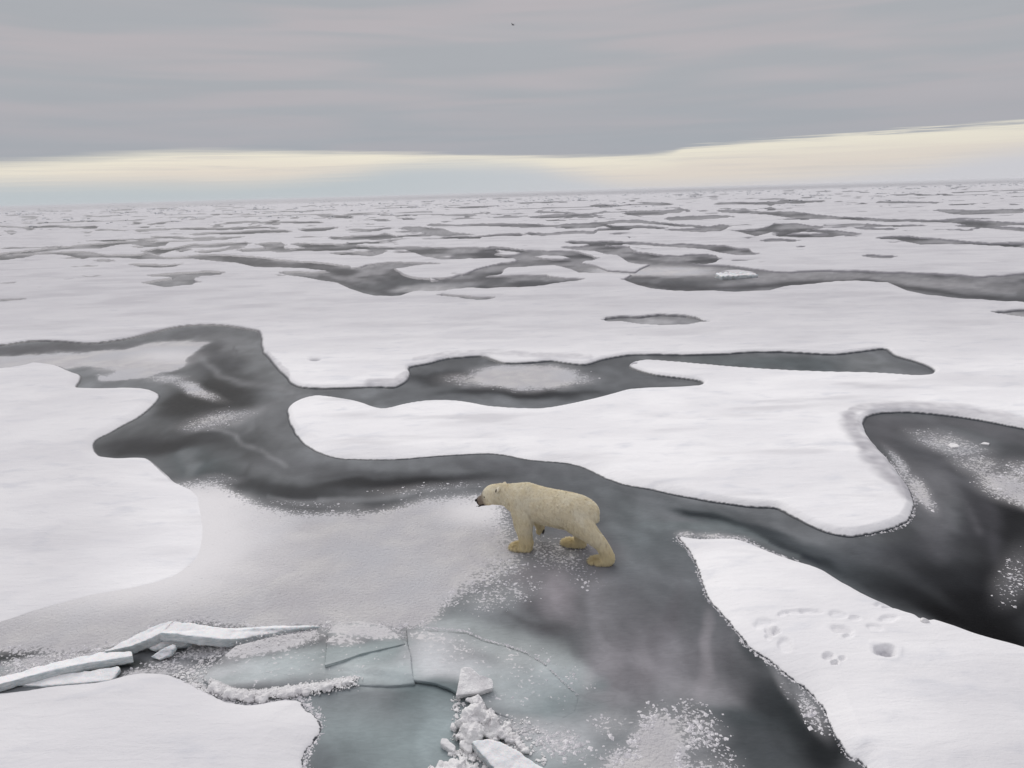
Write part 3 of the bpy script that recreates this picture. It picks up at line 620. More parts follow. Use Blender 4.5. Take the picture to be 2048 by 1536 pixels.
def snow_mesh(name, poly_px, x0, x1, y0, y1, d, H0, wfun, bands=False, prints=False, ragged=0.0, softfun=None, shelf=True, rimk=1.0, g0=0.0):
    X, Y = fan(x0, x1, d, y0, y1, d * (0.7 if bands else 1))
    px, py = topx(X, Y)
    xf, yf, pxf, pyf = X.ravel(), Y.ravel(), px.ravel(), py.ravel()
    poly = G(poly_px, close=FIELD_CLOSE if bands else None)
    jit = edge_jit(xf, yf)
    near = (pyf > 618)
    s = np.full(xf.shape, 50.0)
    s[near] = sdf(poly, xf[near], yf[near]) + jit[near]
    if bands:
        b = bands_sd(pxf, pyf, xf, yf)
        mpp = yf ** 2 / (H * F)
        s = np.where(pyf < 665, np.minimum(s, -b * mpp), s)
    s = np.minimum(s, 50)
    dist_ = np.maximum(yf, 5)
    softv = softfun(pxf, pyf) if softfun else np.zeros_like(xf)
    ww = wfun(pxf, pyf) * (1 + softv * 2.0)
    rim = (0.007 + 0.0006 * dist_) * (rimk(pxf, pyf) if callable(rimk) else rimk)
    z = height(s, H0 * (1 - softv * 0.55), ww, xf, yf, rim)
    mpp_ = dist_ ** 2 / (H * F)
    hz_ = pyf - (415 - pxf * 57 / 2048)
    wid = 0.015 + np.where(pyf < 640, 1.7 - 1.1 * smooth(110, 35, hz_), 0.9) * mpp_
    grey = np.zeros_like(xf)
    if shelf:
        for pts, hw, v in SHELF:
            dd = polydist(pts, pxf, pyf)
            grey = np.maximum(grey, v * smooth(1.5, 0.3, dd / hw / (1 + 0.8 * fbm(xf * 1.3, yf * 1.3, 97, 3))) * (0.85 + 0.5 * fbm(xf * 4, yf * 4, 98, 2)))
    far = smooth(560, 420, pyf)
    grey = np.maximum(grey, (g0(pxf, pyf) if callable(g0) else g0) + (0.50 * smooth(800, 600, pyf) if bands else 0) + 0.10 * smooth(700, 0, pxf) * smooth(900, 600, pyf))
    # drift marks: long shallow greyish waves in the snow
    dr = fbm(pxf / 210.0, (pyf - pxf * -0.03) / 17.0, 91, 3)
    grey = np.maximum(grey, 0.42 * smooth(0.10, 0.7, dr) * smooth(1300, 600, pyf))
    grey = grey + 0.16 * smooth(-.1, .6, fbm(xf * .22, yf * .5, 93, 4)) * (1 - .6 * smooth(770, 820, pyf) * smooth(1080, 1000, pyf)) + (0.10 * smooth(1300, 1480, pyf) + .10 * smooth(1750, 2048, pxf) if prints else 0)
    if bands:
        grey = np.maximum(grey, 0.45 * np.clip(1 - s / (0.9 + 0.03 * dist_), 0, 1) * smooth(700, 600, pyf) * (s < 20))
        for (cx, cy, rx, ry, v) in [(630,724,12,5,.9),(1268,733,7,2,1.6),(1437,547,22,4,1.5),(1450,550,12,3,1.6),(1010,717,30,3,.3),(1050,716,22,2,.35),(900,590,0,0,0)]:  # the two marks at the far ice chunk are its painted shadow
            if rx: grey = np.maximum(grey, v * smooth(1.3, 0.5, np.hypot((pxf - cx) / rx, (pyf - cy) / ry)))
        for cx, cy, rx, ry in [(630,723,13,5)]:
            z -= 0.10 * smooth(1.3, 0.4, np.hypot((pxf - cx) / rx, (pyf - cy) / ry))
    if prints:
        for (cx, cy, rx, ry, dep, a) in PRINTS:
            if dep > .14: cx0 = cx
            m = (np.abs(pxf - cx) < rx * 2.5) & (np.abs(pyf - cy) < ry * 4 + rx)
            a = math.radians(a); ddx = pxf[m] - cx; ddy = pyf[m] - cy
            u_ = np.abs(ddx * math.cos(a) + ddy * math.sin(a)) / rx; v_ = np.abs(-ddx * math.sin(a) + ddy * math.cos(a)) / ry
            q_ = 3.5 if dep > .07 else 2.0
            r = (u_ ** q_ + v_ ** q_) ** (1 / q_)
            r = r + 0.25 * fbm(xf[m] * 9, yf[m] * 9, 95, 2)
            z[m] -= dep * 0.62 * smooth(1.15, 0.65, r) - dep * 0.05 * np.exp(-((r - 1.45) / 0.25) ** 2)
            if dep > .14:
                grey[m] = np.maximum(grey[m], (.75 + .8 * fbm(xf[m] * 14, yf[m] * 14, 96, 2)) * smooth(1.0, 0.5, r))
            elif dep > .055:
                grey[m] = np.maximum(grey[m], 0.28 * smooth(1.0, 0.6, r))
    keep = s > -(rim * 1.3)
    Vv = np.stack([xf, yf, z], -1)
    f = grid_faces(*X.shape, keep=keep)
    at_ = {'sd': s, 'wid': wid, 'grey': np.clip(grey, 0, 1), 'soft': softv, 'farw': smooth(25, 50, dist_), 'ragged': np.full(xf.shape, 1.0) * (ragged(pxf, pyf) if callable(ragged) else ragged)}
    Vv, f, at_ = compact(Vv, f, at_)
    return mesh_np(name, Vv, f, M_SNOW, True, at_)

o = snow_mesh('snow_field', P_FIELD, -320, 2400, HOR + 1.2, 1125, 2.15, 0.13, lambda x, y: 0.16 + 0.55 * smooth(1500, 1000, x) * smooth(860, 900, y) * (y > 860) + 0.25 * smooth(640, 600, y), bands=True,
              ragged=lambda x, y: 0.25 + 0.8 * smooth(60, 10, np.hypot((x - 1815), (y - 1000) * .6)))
tag(o, kind='structure')
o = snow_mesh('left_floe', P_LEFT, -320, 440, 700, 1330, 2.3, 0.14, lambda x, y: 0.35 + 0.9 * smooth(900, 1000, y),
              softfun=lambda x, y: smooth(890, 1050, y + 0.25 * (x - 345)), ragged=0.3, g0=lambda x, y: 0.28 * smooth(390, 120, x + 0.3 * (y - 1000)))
o.name = 'snow_floe'
tag(o, 'large smooth white snow floe at the left edge, fading into frosted ice', 'snow floe', 'snow covered floes')
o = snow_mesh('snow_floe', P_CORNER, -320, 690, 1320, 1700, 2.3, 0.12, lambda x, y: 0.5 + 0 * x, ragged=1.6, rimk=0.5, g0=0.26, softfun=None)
tag(o, 'pale snow floe with a fringed edge in the bottom left corner, below upturned slabs', 'snow floe', 'snow covered floes')
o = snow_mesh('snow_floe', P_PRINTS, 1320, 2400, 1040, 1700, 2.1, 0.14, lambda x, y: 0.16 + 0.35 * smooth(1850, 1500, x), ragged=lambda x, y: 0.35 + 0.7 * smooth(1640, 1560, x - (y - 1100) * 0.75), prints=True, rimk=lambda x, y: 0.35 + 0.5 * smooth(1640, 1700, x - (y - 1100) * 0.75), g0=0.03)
tag(o, 'bright pointed snow floe at the lower right, marked with a scatter of paw prints', 'snow floe', 'snow covered floes')

# snow-covered pack all round, beyond what the camera frames
ring = []
me = bpy.data.meshes.new('outer_pack_ice'); bm = bmesh.new()
# polar sheet 40 mm under the young ice, out to the horizon
radii = [0.5, 5, 20, 60, 200, 800, 3000, 6000]; seg = 96; rows = []
for r in radii:
    rows.append([bm.verts.new((r * math.cos(2 * math.pi * k / seg), r * math.sin(2 * math.pi * k / seg), -0.05)) for k in range(seg)])
for a, b in zip(rows[:-1], rows[1:]):
    for k in range(seg):
        bm.faces.new((a[k], b[k], b[(k + 1) % seg], a[(k + 1) % seg]))
bm.faces.new(rows[0])
bmesh.ops.recalc_face_normals(bm, faces=bm.faces)
bm.to_mesh(me); bm.free()
m, t, p = principled('pack_snow')
pos = t.new('ShaderNodeNewGeometry').outputs['Position']
t.link(t.mix(t.sstep(t.noise(t.mapping(pos, (.02, .02, 1)), 1.0, 4), 0.56, 0.6), lin(222, 221, 225), lin(196, 196, 201)), p.inputs['Base Color'])
p.inputs['Roughness'].default_value = 0.8
me.materials.append(m)
o = bpy.data.objects.new('outer_pack_ice', me); COL.objects.link(o); tag(o, kind='structure')

# ------------------------------------------------------------------ hummocks: broken blocks standing proud near the horizon
def blob_mesh(n, sub, cen, size, name, mat, squash=1.0, seed=1, smooth_=False):
    """many small irregular lumps in one mesh"""
    bm = bmesh.new(); bmesh.ops.create_icosphere(bm, subdivisions=sub, radius=1.0)
    bv = np.array([v.co[:] for v in bm.verts]); bf = np.array([[v.index for v in f.verts] for f in bm.faces]); bm.free()
    r = np.random.default_rng(seed)
    nv = len(bv)
    V = bv[None] * (1 + 0.35 * (r.random((n, nv, 1)) - .5)) 
    S = size[:, None, :] if size.ndim == 2 else size[:, None, None] * np.array([1, 1, squash])
    V = V * S
    a = r.random(n) * 2 * math.pi
    ca, sa = np.cos(a)[:, None], np.sin(a)[:, None]
    x = V[..., 0] * ca - V[..., 1] * sa; y = V[..., 0] * sa + V[..., 1] * ca
    V = np.stack([x, y, V[..., 2]], -1) + cen[:, None, :]
    Fq = bf[None] + (np.arange(n) * nv)[:, None, None]
    return mesh_np(name, V.reshape(-1, 3), Fq.reshape(-1, 3), mat, smooth_)
def mat_plain(name, c, rough=0.8, c2=None, sc=8.0, spec=0.3, bump=0.0):
    m, t, p = principled(name)
    if c2:
        pos = t.new('ShaderNodeNewGeometry').outputs['Position']
        n = t.noise(pos, sc, 4, 0.6)
        t.link(t.mix(t.sstep(n, 0.38, 0.64), c, c2), p.inputs['Base Color'])
        if bump: t.link(t.bump(t.noise(pos, sc * 3, 4, 0.65), 0.6, bump), p.inputs['Normal'])
    else:
        p.inputs['Base Color'].default_value = c
    p.inputs['Roughness'].default_value = rough; p.inputs['Specular IOR Level'].default_value = spec
    return m
M_HUM = mat_plain('hummock_ice', lin(208, 210, 214), 0.8, lin(96, 100, 107), 0.6)
n = 2600
r = np.random.default_rng(4)
hx = r.uniform(-150, 2200, n); hd = r.beta(1.1, 2.2, n) * 46 + 3.0
hy = HOR + hd
dep = PITCH + np.arctan((hy - 768) / F); Yh = H / np.tan(dep); zc = Yh * cp + H * sp; Xh = (hx - 1024) * zc / F
clus = fbm(hx / 70, hd / 5, 5, 3)
k = clus > -0.02 + 0.1 * r.random(n)
Xh, Yh = Xh[k], Yh[k]
s0 = np.clip(0.0014 * Yh * r.uniform(0.4, 1.35, k.sum()), 0.12, 2.2)
size = np.stack([s0 * r.uniform(1, 2.6, k.sum()), s0 * 1.2, s0 * r.uniform(.35, 0.9, k.sum())], -1)
o = blob_mesh(k.sum(), 1, np.stack([Xh, Yh, 0.10 + 0 * Xh], -1), size, 'hummocks', M_HUM, seed=9)
tag(o, 'countless small broken ice hummocks scattered towards the horizon', 'hummocks', kind='stuff')

# ------------------------------------------------------------------ frost flowers: tufts standing on the young ice where the frost thins out
M_FLOWER = mat_plain('frost_crystals', lin(226, 224, 226), 0.85, lin(206, 204, 208), 20)
def frost_cover(xs, ys):
    p_, q_ = topx(xs, ys)
    c_, f_ = paint_ice(p_, q_, xs, ys)
    return p_, q_, f_
r = np.random.default_rng(12)
N = 420000
fx = r.uniform(-100, 2150, N); fy = 660 + (1560 - 660) * r.random(N) ** 0.62
pt = at(fx, fy)
xs, ys = pt[:, 0], pt[:, 1]
pxx, pyy, ff = frost_cover(xs, ys)
clump = fbm(xs * 5, ys * 5, 101, 3)
want = np.clip(ff * 1.5 - 0.10, 0, 0.85) * smooth(0.95, 0.70, ff) * smooth(-0.25, 0.3, clump + 0.35 * (ff - 0.4))
k = r.random(N) < want * 0.34
xs, ys = xs[k], ys[k]
for q, PP in enumerate((P_FIELD, P_LEFT, P_CORNER, P_PRINTS)):
    s_ = sdf(G(PP, 2, close=FIELD_CLOSE if q == 0 else None), xs, ys); k2 = s_ < (0.01 if q != 1 else -0.25)
    xs, ys = xs[k2], ys[k2]
bm = bmesh.new()
def octa(n, cen, size, name, mat, seed):
    bv = np.array([(1, 0, 0), (0, 1, 0), (-1, 0, 0), (0, -1, 0), (0, 0, 1), (.5, .5, .62), (-.5, -.5, .5)], float)[:5]
    bf = np.array([(0, 1, 4), (1, 2, 4), (2, 3, 4), (3, 0, 4)])
    r = np.random.default_rng(seed)
    V = bv[None] * (1 + 0.7 * (r.random((n, 5, 3)) - .5)) * size[:, None, :]
    a = r.random(n) * 6.28; ca, sa = np.cos(a)[:, None], np.sin(a)[:, None]
    V = np.stack([V[..., 0] * ca - V[..., 1] * sa, V[..., 0] * sa + V[..., 1] * ca, V[..., 2]], -1) + cen[:, None, :]
    return mesh_np(name, V.reshape(-1, 3), (bf[None] + (np.arange(n) * 5)[:, None, None]).reshape(-1, 3), mat, False)
bm.free()
# crystals fringing the ragged rims
def fringe(poly, pts, n, wdt, seed):
    r = np.random.default_rng(seed)
    g = at(np.array(pts, float)[:, 0], np.array(pts, float)[:, 1])[:, :2]
    L = np.r_[0, np.cumsum(np.hypot(*(g[1:] - g[:-1]).T))]; q = r.random(n) * L[-1]
    i = np.clip(np.searchsorted(L, q) - 1, 0, len(g) - 2)
    f = ((q - L[i]) / (L[i + 1] - L[i]))[:, None]
    p = g[i] * (1 - f) + g[i + 1] * f + r.uniform(-.3, .3, (n, 2))
    s_ = sdf(G(poly, 4, close=FIELD_CLOSE if poly is P_FIELD else None), p[:, 0], p[:, 1]) + edge_jit(p[:, 0], p[:, 1])
    ww_ = wdt * (.35 + 1.3 * np.clip(vnoise(p[:, 0] * 2.5, p[:, 1] * 2.5, seed) + .5, 0, 1))
    k = r.random(n) < np.where(s_ < 0, np.exp(-(s_ / ww_) ** 2), np.exp(-(s_ / .03) ** 2) * .5)
    return p[k]
fa = fringe(P_PRINTS, [(1370,1090),(1385,1112),(1400,1150),(1415,1195),(1450,1240),(1490,1290),(1530,1320),(1570,1350),(1620,1385),(1650,1420),(1672,1470),(1700,1510),(1735,1535),(1745,1600)], 14000, .035, 31)
fb = fringe(P_CORNER, [(370,1362),(395,1372),(420,1384),(450,1400),(500,1409),(560,1401),(600,1403),(612,1418),(632,1432),(645,1455),(632,1485),(612,1508),(606,1560)], 9000, .06, 32)
fc = fringe(P_FIELD, [(1740,1068),(1790,1055),(1815,1042),(1824,1020),(1825,1000),(1812,972),(1790,942),(1768,915)], 6000, .045, 33)
fd = fringe(P_PRINTS, [(1358,1075),(1400,1079),(1440,1078),(1475,1080),(1510,1092),(1560,1113)], 3500, .08, 34)
fe = fringe(P_PRINTS, [(1840,1240),(1862,1246)], 200, .05, 35)
for a_ in (fa, fb, fc, fd, fe):
    xs = np.r_[xs, a_[:, 0]]; ys = np.r_[ys, a_[:, 1]]
n_fr = sum(len(a_) for a_ in (fa, fb, fc, fd, fe))
sz = r.gamma(3, 0.0032, len(xs)) * (1 + ys * 0.03)
sz[-n_fr:] *= .7
sz = np.clip(sz, 0.004, 0.05)
size = np.stack([sz * r.uniform(.8, 1.7, len(xs)), sz * r.uniform(.7, 1.2, len(xs)), sz * r.uniform(.4, .9, len(xs))], -1)
print('frost tufts', len(xs))
o = octa(len(xs), np.stack([xs, ys, 0.001 + 0 * xs], -1), size, 'frost_flowers', M_FLOWER, 3)
tag(o, 'white frost tufts speckling the dark young ice between the floes', 'frost', kind='stuff')

# ------------------------------------------------------------------ thin sea haze
me = bpy.data.meshes.new('haze'); bm = bmesh.new(); bmesh.ops.create_cube(bm, size=1.0)
for v in bm.verts: v.co = (v.co.x * 13000, v.co.y * 13000, 9.5 * (v.co.z + .5) - 1.5)
bm.to_mesh(me); bm.free()
m = bpy.data.materials.new('haze'); m.use_nodes = True; t = NT(m.node_tree)
vp = t.new('ShaderNodeVolumePrincipled'); vp.inputs['Color'].default_value = (.93, .94, .96, 1); vp.inputs['Density'].default_value = 0.5 / 1150
om = t.new('ShaderNodeOutputMaterial'); t.link(vp.outputs[0], om.inputs['Volume'])
me.materials.append(m); o = bpy.data.objects.new('haze', me); COL.objects.link(o); o['kind'] = 'stuff'; o['label'] = 'thin sea haze over the pack ice'

#@@RUBBLE
# ------------------------------------------------------------------ upturned slabs, plates and rubble in the foreground
def evaluated(o, name):
    dg = bpy.context.evaluated_depsgraph_get()
    me = bpy.data.meshes.new_from_object(o.evaluated_get(dg))
    bpy.data.objects.remove(o)
    me.name = name
    return me
def remeshed(V, Fs, name, voxel, sm=2, rough=0.006, rs=9.0, seed=0):
    """closed soup -> voxel surface, softened and roughened; returns verts, quads"""
    me = bpy.data.meshes.new('tmp'); me.from_pydata([tuple(v) for v in V], [], [tuple(f) for f in Fs]); me.update()
    o = bpy.data.objects.new('tmp', me); COL.objects.link(o)
    m = o.modifiers.new('r', 'REMESH'); m.mode = 'VOXEL'; m.voxel_size = voxel
    if sm:
        s = o.modifiers.new('s', 'SMOOTH'); s.iterations = sm; s.factor = 0.5
    me2 = evaluated(o, name)
    n = len(me2.vertices); co = np.empty(n * 3, np.float32); me2.vertices.foreach_get('co', co); co = co.reshape(-1, 3).astype(float)
    no = np.empty(n * 3, np.float32); me2.vertices.foreach_get('normal', no); no = no.reshape(-1, 3)
    k = fbm(co[:, 0] * rs + seed, co[:, 1] * rs + co[:, 2] * rs * 0.7, 200 + seed, 4) + 0.6 * fbm(co[:, 2] * rs * 1.3 + 9, co[:, 0] * rs, 210 + seed, 3)
    co += no * (rough * k)[:, None]
    me2.vertices.foreach_set('co', co.astype(np.float32).ravel())
    me2.polygons.foreach_set('use_smooth', np.ones(len(me2.polygons), bool))
    me2.update()
    return me2, co, no
def prism(pts, thick, lean=(0, 0)):
    P = np.array([at(x, y, z) for x, y, z in pts])
    c = P.mean(0)
    nrm = np.zeros(3)
    for i in range(len(P)):
        nrm += np.cross(P[i] - c, P[(i + 1) % len(P)] - c)
    nrm /= np.linalg.norm(nrm)
    if nrm[2] < 0: nrm = -nrm; P = P[::-1]
    Q = P - nrm * thick + np.array([lean[0], lean[1], 0])
    n = len(P)
    V = np.vstack([P, Q, [c], [c - nrm * thick]])
    Fs = [(i, (i + 1) % n, 2 * n) for i in range(n)] + [((i + 1) % n + n, i + n, 2 * n + 1) for i in range(n)] + [(i + n, (i + 1) % n + n, (i + 1) % n, i) for i in range(n)]
    return V, Fs
def add_attr(me, name, a):
    a = np.asarray(a, np.float32)
    if a.ndim == 1:
        me.attributes.new(name, 'FLOAT', 'POINT').data.foreach_set('value', a)
    else:
        me.attributes.new(name, 'FLOAT_COLOR', 'POINT').data.foreach_set('color', np.concatenate([a, np.ones((len(a), 1), np.float32)], 1).ravel())

def mat_slab():
    m, t, p = principled('broken_ice')
    g = t.new('ShaderNodeNewGeometry'); pos = g.outputs['Position']
    sp_ = t.new('ShaderNodeSeparateXYZ'); t.link(g.outputs['Normal'], sp_.inputs[0])
    n = t.noise(pos, 6.0, 4, 0.6); n2 = t.noise(t.mapping(pos, (1, 1, 6)), 9.0, 4, 0.65)
    frosted = t.sstep(t.math('ADD', sp_.outputs[2], t.math('MULTIPLY_ADD', n, 0.7, -0.35)), 0.45, 0.8)
    face = t.mix(t.sstep(n2, 0.35, 0.65), lin(176, 184, 186), lin(206, 209, 210))
    c = t.mix(frosted, face, t.mix(t.sstep(n, .4, .65), lin(238, 237, 238), lin(227, 228, 230)))
    t.link(c, p.inputs['Base Color'])
    t.link(t.math('MULTIPLY_ADD', frosted, 0.35, 0.35), p.inputs['Roughness'])
    p.inputs['IOR'].default_value = 1.31
    p.inputs['Subsurface Weight'].default_value = 0.35
    p.inputs['Subsurface Radius'].default_value = (0.03, 0.05, 0.06)
    p.inputs['Subsurface Scale'].default_value = 1.0
    t.link(t.bump(t.math('ADD', n2, t.noise(pos, 40, 3)), 0.35, 0.02), p.inputs['Normal'])
    return m
def mat_lump():
    m, t, p = principled('packed_snow')
    pos = t.new('ShaderNodeNewGeometry').outputs['Position']
    n = t.noise(pos, 5.0, 4, 0.6); n2 = t.noise(pos, 45.0, 3, 0.7)
    c = t.mix(t.sstep(n, .42, .62), lin(238, 237, 237), lin(228, 226, 227))
    t.link(c, p.inputs['Base Color']); p.inputs['Roughness'].default_value = 0.85
    p.inputs['Specular IOR Level'].default_value = 0.2
    t.link(t.bump(t.math('ADD', n2, t.noise(pos, 14, 4, .6)), 0.6, 0.03), p.inputs['Normal'])
    return m
M_SLAB = mat_slab(); M_LUMP = mat_lump()

def slab(pts, thick, name, label, cat, voxel=0.014, mat=None, painted=False, rough=0.016, sm=2, group=None, lean=(0, 0), parent=None):
    V, Fs = prism(pts, thick, lean)
    me, co, no = remeshed(V, Fs, name, voxel, sm, rough, 8.0, len(bpy.data.objects) % 50)
    me.materials.clear(); me.materials.append(mat or M_SLAB)
    if painted:
        px, py = topx(co[:, 0], co[:, 1], co[:, 2])
        c, f = paint_ice(px, py, co[:, 0], co[:, 1])
        add_attr(me, 'tone', c); add_attr(me, 'frost', f * smooth(0.2, 0.8, no[:, 2])); add_attr(me, 'snowy', 0 * f + .3)
    o = bpy.data.objects.new(name, me); COL.objects.link(o)
    if parent: o.parent = parent
    else: tag(o, label, cat, group)
    return o
def sphere_soup(bs, seed=0, jag=0.35):
    r = np.random.default_rng(seed)
    bm = bmesh.new(); bmesh.ops.create_icosphere(bm, subdivisions=2, radius=1.0)
    bv = np.array([v.co[:] for v in bm.verts]); bf = [[v.index for v in f.verts] for f in bm.faces]; bm.free()
    V = []; Fs = []
    for (x, y, z, rad) in bs:
        c = at(x, y, z)
        k = 1 + jag * fbm(bv[:, 0] * 2 + c[0] * 7, bv[:, 1] * 2 + bv[:, 2] * 1.7 + c[1] * 5, 300 + seed, 3)
        b = len(V)
        V += list(bv * k[:, None] * rad * np.array([1.1, 1.0, 0.85]) + c)
        Fs += [tuple(i + b for i in f) for f in bf]
    return V, Fs
def lumps(bs, name, label, cat, voxel=0.014, rough=0.02, group=None, seed=0, mat=None, jag=.35, sm=1):
    V, Fs = sphere_soup(bs, seed, jag)
    me, co, no = remeshed(V, Fs, name, voxel, sm, rough, 14.0, seed)
    me.materials.clear(); me.materials.append(mat or M_LUMP)
    o = bpy.data.objects.new(name, me); COL.objects.link(o)
    tag(o, label, cat, group)
    return o

GS = 'slabs of the broken ice ridge'
slab([(-80,1392,.12),(0,1367,.13),(90,1343,.15),(180,1324,.16),(266,1311,.17),(263,1302,.17),(205,1304,.15),(120,1321,.13),(40,1343,.11),(-80,1372,.10)], .12, 'ice_slab',
     'long straight tilted ice slab running in from the left edge, uppermost of two', 'ice slab', group=GS)
slab([(43,1370,.03),(90,1354,.05),(160,1343,.07),(236,1332,.09),(240,1337,.08),(230,1352,.05),(222,1360,.04),(150,1367,.03),(84,1372,.03)], .06, 'ice_slab',
     'flat broken ice slab lying in front of the long tilted slab at left', 'ice slab', group=GS)
slab([(205,1304,.05),(262,1292,.16),(300,1277,.25),(324,1264,.31),(346,1241,.35),(318,1247,.32),(290,1260,.25),(248,1281,.14)], .15, 'ice_slab',
     'upturned ice slab climbing left to right up to the peak of the broken ridge', 'ice slab', group=GS)
slab([(318,1265,.31),(350,1266,.33),(400,1273,.28),(450,1278,.19),(485,1276,.11),(560,1264,.04),(640,1252,.02),(560,1251,.04),(500,1254,.07),(445,1256,.13),(400,1249,.23),(362,1243,.31),(341,1242,.34)], .13, 'ice_slab',
     'white lifted ice slab with a thick grey edge, descending right from the ridge peak', 'ice slab', group=GS)
slab([(285,1292,.10),(318,1276,.17),(345,1274,.19),(376,1282,.17),(372,1292,.11),(345,1296,.07),(310,1302,.05)], .16, 'ice_block',
     'grey ice block wedged in the hollow under the ridge peak', 'ice block', group=GS)
slab([(300,1314,.05),(322,1299,.14),(346,1288,.21),(349,1297,.17),(340,1311,.09),(318,1320,.04)], .06, 'ice_block',
     'small leaning wedge of ice in front of the hollow below the ridge peak', 'ice block', group=GS)
# teal plates
slab([(405,1358,.05),(420,1336,.07),(441,1315,.09),(472,1290,.09),(560,1270,.08),(650,1258,.08),(760,1258,.08),(815,1283,.09),(822,1310,.10),(825,1345,.09),(830,1367,.04),(780,1372,.03),(708,1370,.02),(600,1388,.01),(500,1394,.01),(440,1382,.03)], .07, 'ice_plate',
     'broad greenish plate of glassy ice above the crumbly slush ridge', 'ice plate', mat=M_ICE, painted=True, voxel=0.016, rough=.006)
slab([(649,1331,.106),(651,1312,.106),(655,1268,.106),(662,1248,.095),(720,1241,.095),(770,1250,.095),(800,1272,.095),(810,1287,.103),(796,1291,.106),(720,1308,.106),(690,1319,.106)], .045, 'ice_plate',
     'snow dusted ice plate with a square corner, lying on the broad greenish plate', 'ice plate', mat=M_ICE, painted=True, voxel=0.013, rough=.004)
pl = slab([(812,1256,.05),(860,1262,.05),(900,1264,.035),(935,1267,.03),(970,1284,.02),(1010,1292,.016),(1050,1306,.014),(1085,1325,.012),(1105,1345,.012),(1130,1368,.010),(1158,1395,.006),(1150,1425,.0),(1100,1450,.0),(1040,1445,.0),(990,1425,.02),(950,1402,.04),(917,1387,.06),(900,1377,.06),(870,1366,.06),(845,1362,.06),(823,1359,.06),(818,1320,.06)], .05, 'ice_plate',
     'rippled milky ice plate with a curved white rim, right of the snow dusted plate', 'ice plate', mat=M_ICE, painted=True, voxel=0.018, rough=.003)
RIM = [(850,1262),(900,1264),(935,1267),(970,1283),(1010,1292),(1050,1306),(1085,1325),(1105,1345),(1130,1368),(1155,1392)]
def along(poly, n, jit, zf, rf, seed):
    r = np.random.default_rng(seed); P = np.array(poly, float)
    L = np.r_[0, np.cumsum(np.hypot(*(P[1:] - P[:-1]).T))]
    s = np.sort(r.random(n)) * L[-1]
    x = np.interp(s, L, P[:, 0]); y = np.interp(s, L, P[:, 1]); u = s / L[-1]
    return x + r.normal(0, 1, n) * jit, y + r.normal(0, 1, n) * jit * .6, u, r
x, y, u, r = along(RIM, 420, 1.6, None, None, 5)
c = at(x, y, 0.0); c[:, 2] = 0.012 + 0.04 * (1 - u) ** 2
sz = 0.0095 * (1 - .5 * u) * r.uniform(.5, 1.6, len(u))
rimo = octa(len(u), c, np.stack([sz * 1.4, sz, sz], -1), 'snow_rim', M_FLOWER, 8)
rimo.parent = pl; rimo['kind'] = 'stuff'
# crumbly slush ridge
R1 = [(425,1372),(450,1386),(480,1395),(520,1396),(560,1389),(600,1383),(640,1379),(680,1370),(708,1364)]
x, y, u, r = along(R1, 26, 1.0, None, None, 11)
lumps([(a, b, .035, .075 - .03 * c_) for a, b, c_ in zip(x, y, u)], 'slush_ridge', 'low crumbly ridge of white ice slush along the greenish plate\'s near edge', 'slush ridge', voxel=.013, rough=.045, seed=3)
def grains(name, label, x, y, zs, sz, seed, mat=None, parent=None):
    c = at(x, y, 0.0); c[:, 2] = zs
    r = np.random.default_rng(seed); n = len(x)
    o = blob_mesh(n, 1, c, np.stack([sz * r.uniform(.8, 1.5, n), sz * r.uniform(.7, 1.2, n), sz * r.uniform(.6, 1., n)], -1), name, mat or M_LUMP, seed=seed)
    tag(o, label, kind='stuff'); return o
x, y, u, r = along(R1, 5000, 8, None, None, 12)
X_ = [x]; Y_ = [y]; S_ = [r.gamma(3, .0026, 5000)]
Z_ = [np.maximum(0, .07 * (1 - .4 * u) * (1 - np.abs(y - np.interp(x, [p[0] for p in R1], [p[1] for p in R1])) / 22) + .01)]
def patchy(poly, n, s, z0, seed):
    n = int(n * 1.8)
    P = np.array(poly, float); r = np.random.default_rng(seed)
    x = r.uniform(P[:, 0].min(), P[:, 0].max(), n); y = r.uniform(P[:, 1].min(), P[:, 1].max(), n)
    k = sdf(P, x, y) > r.random(n) * 6 - 3
    k &= fbm(x / 18, y / 9, seed, 3) > -0.12
    X_.append(x[k]); Y_.append(y[k]); S_.append(r.gamma(3, s / 3 * .7, k.sum())); Z_.append(np.full(k.sum(), z0))
patchy([(330,1318),(380,1300),(440,1292),(470,1300),(430,1325),(410,1350),(395,1372),(360,1352),(310,1338)], 900, .014, .004, 21)
patchy([(345,1350),(380,1356),(405,1375),(440,1395),(400,1385),(360,1365)], 500, .014, .03, 22)
patchy([(600,1385),(705,1362),(720,1372),(640,1392)], 200, .012, .006, 23)
patchy([(900,1500),(960,1505),(990,1536),(940,1545),(905,1530)], 500, .018, .01, 24)
patchy([(985,1478),(1040,1482),(1090,1510),(1090,1536),(1050,1505),(1000,1488)], 350, .014, .006, 25)
patchy([(905,1395),(935,1392),(950,1415),(925,1420),(905,1470),(912,1500),(900,1480),(903,1440)], 420, .014, .006, 26)
patchy([(1000,1425),(1060,1440),(1100,1480),(1080,1500),(1040,1470)], 300, .012, .006, 27)
patchy([(640,1262),(690,1250),(700,1262),(660,1280)], 60, .010, .15, 28)
patchy([(480,1285),(560,1272),(640,1268),(640,1300),(560,1312),(470,1310)], 500, .007, .092, 29)
patchy([(0,1318),(200,1300),(205,1310),(60,1338),(0,1348)], 700, .012, .004, 30)
grains('slush_grains', 'loose crumbs of slush strewn between the broken plates', np.concatenate(X_), np.concatenate(Y_), np.concatenate(Z_), np.clip(np.concatenate(S_), .004, .045), 31)
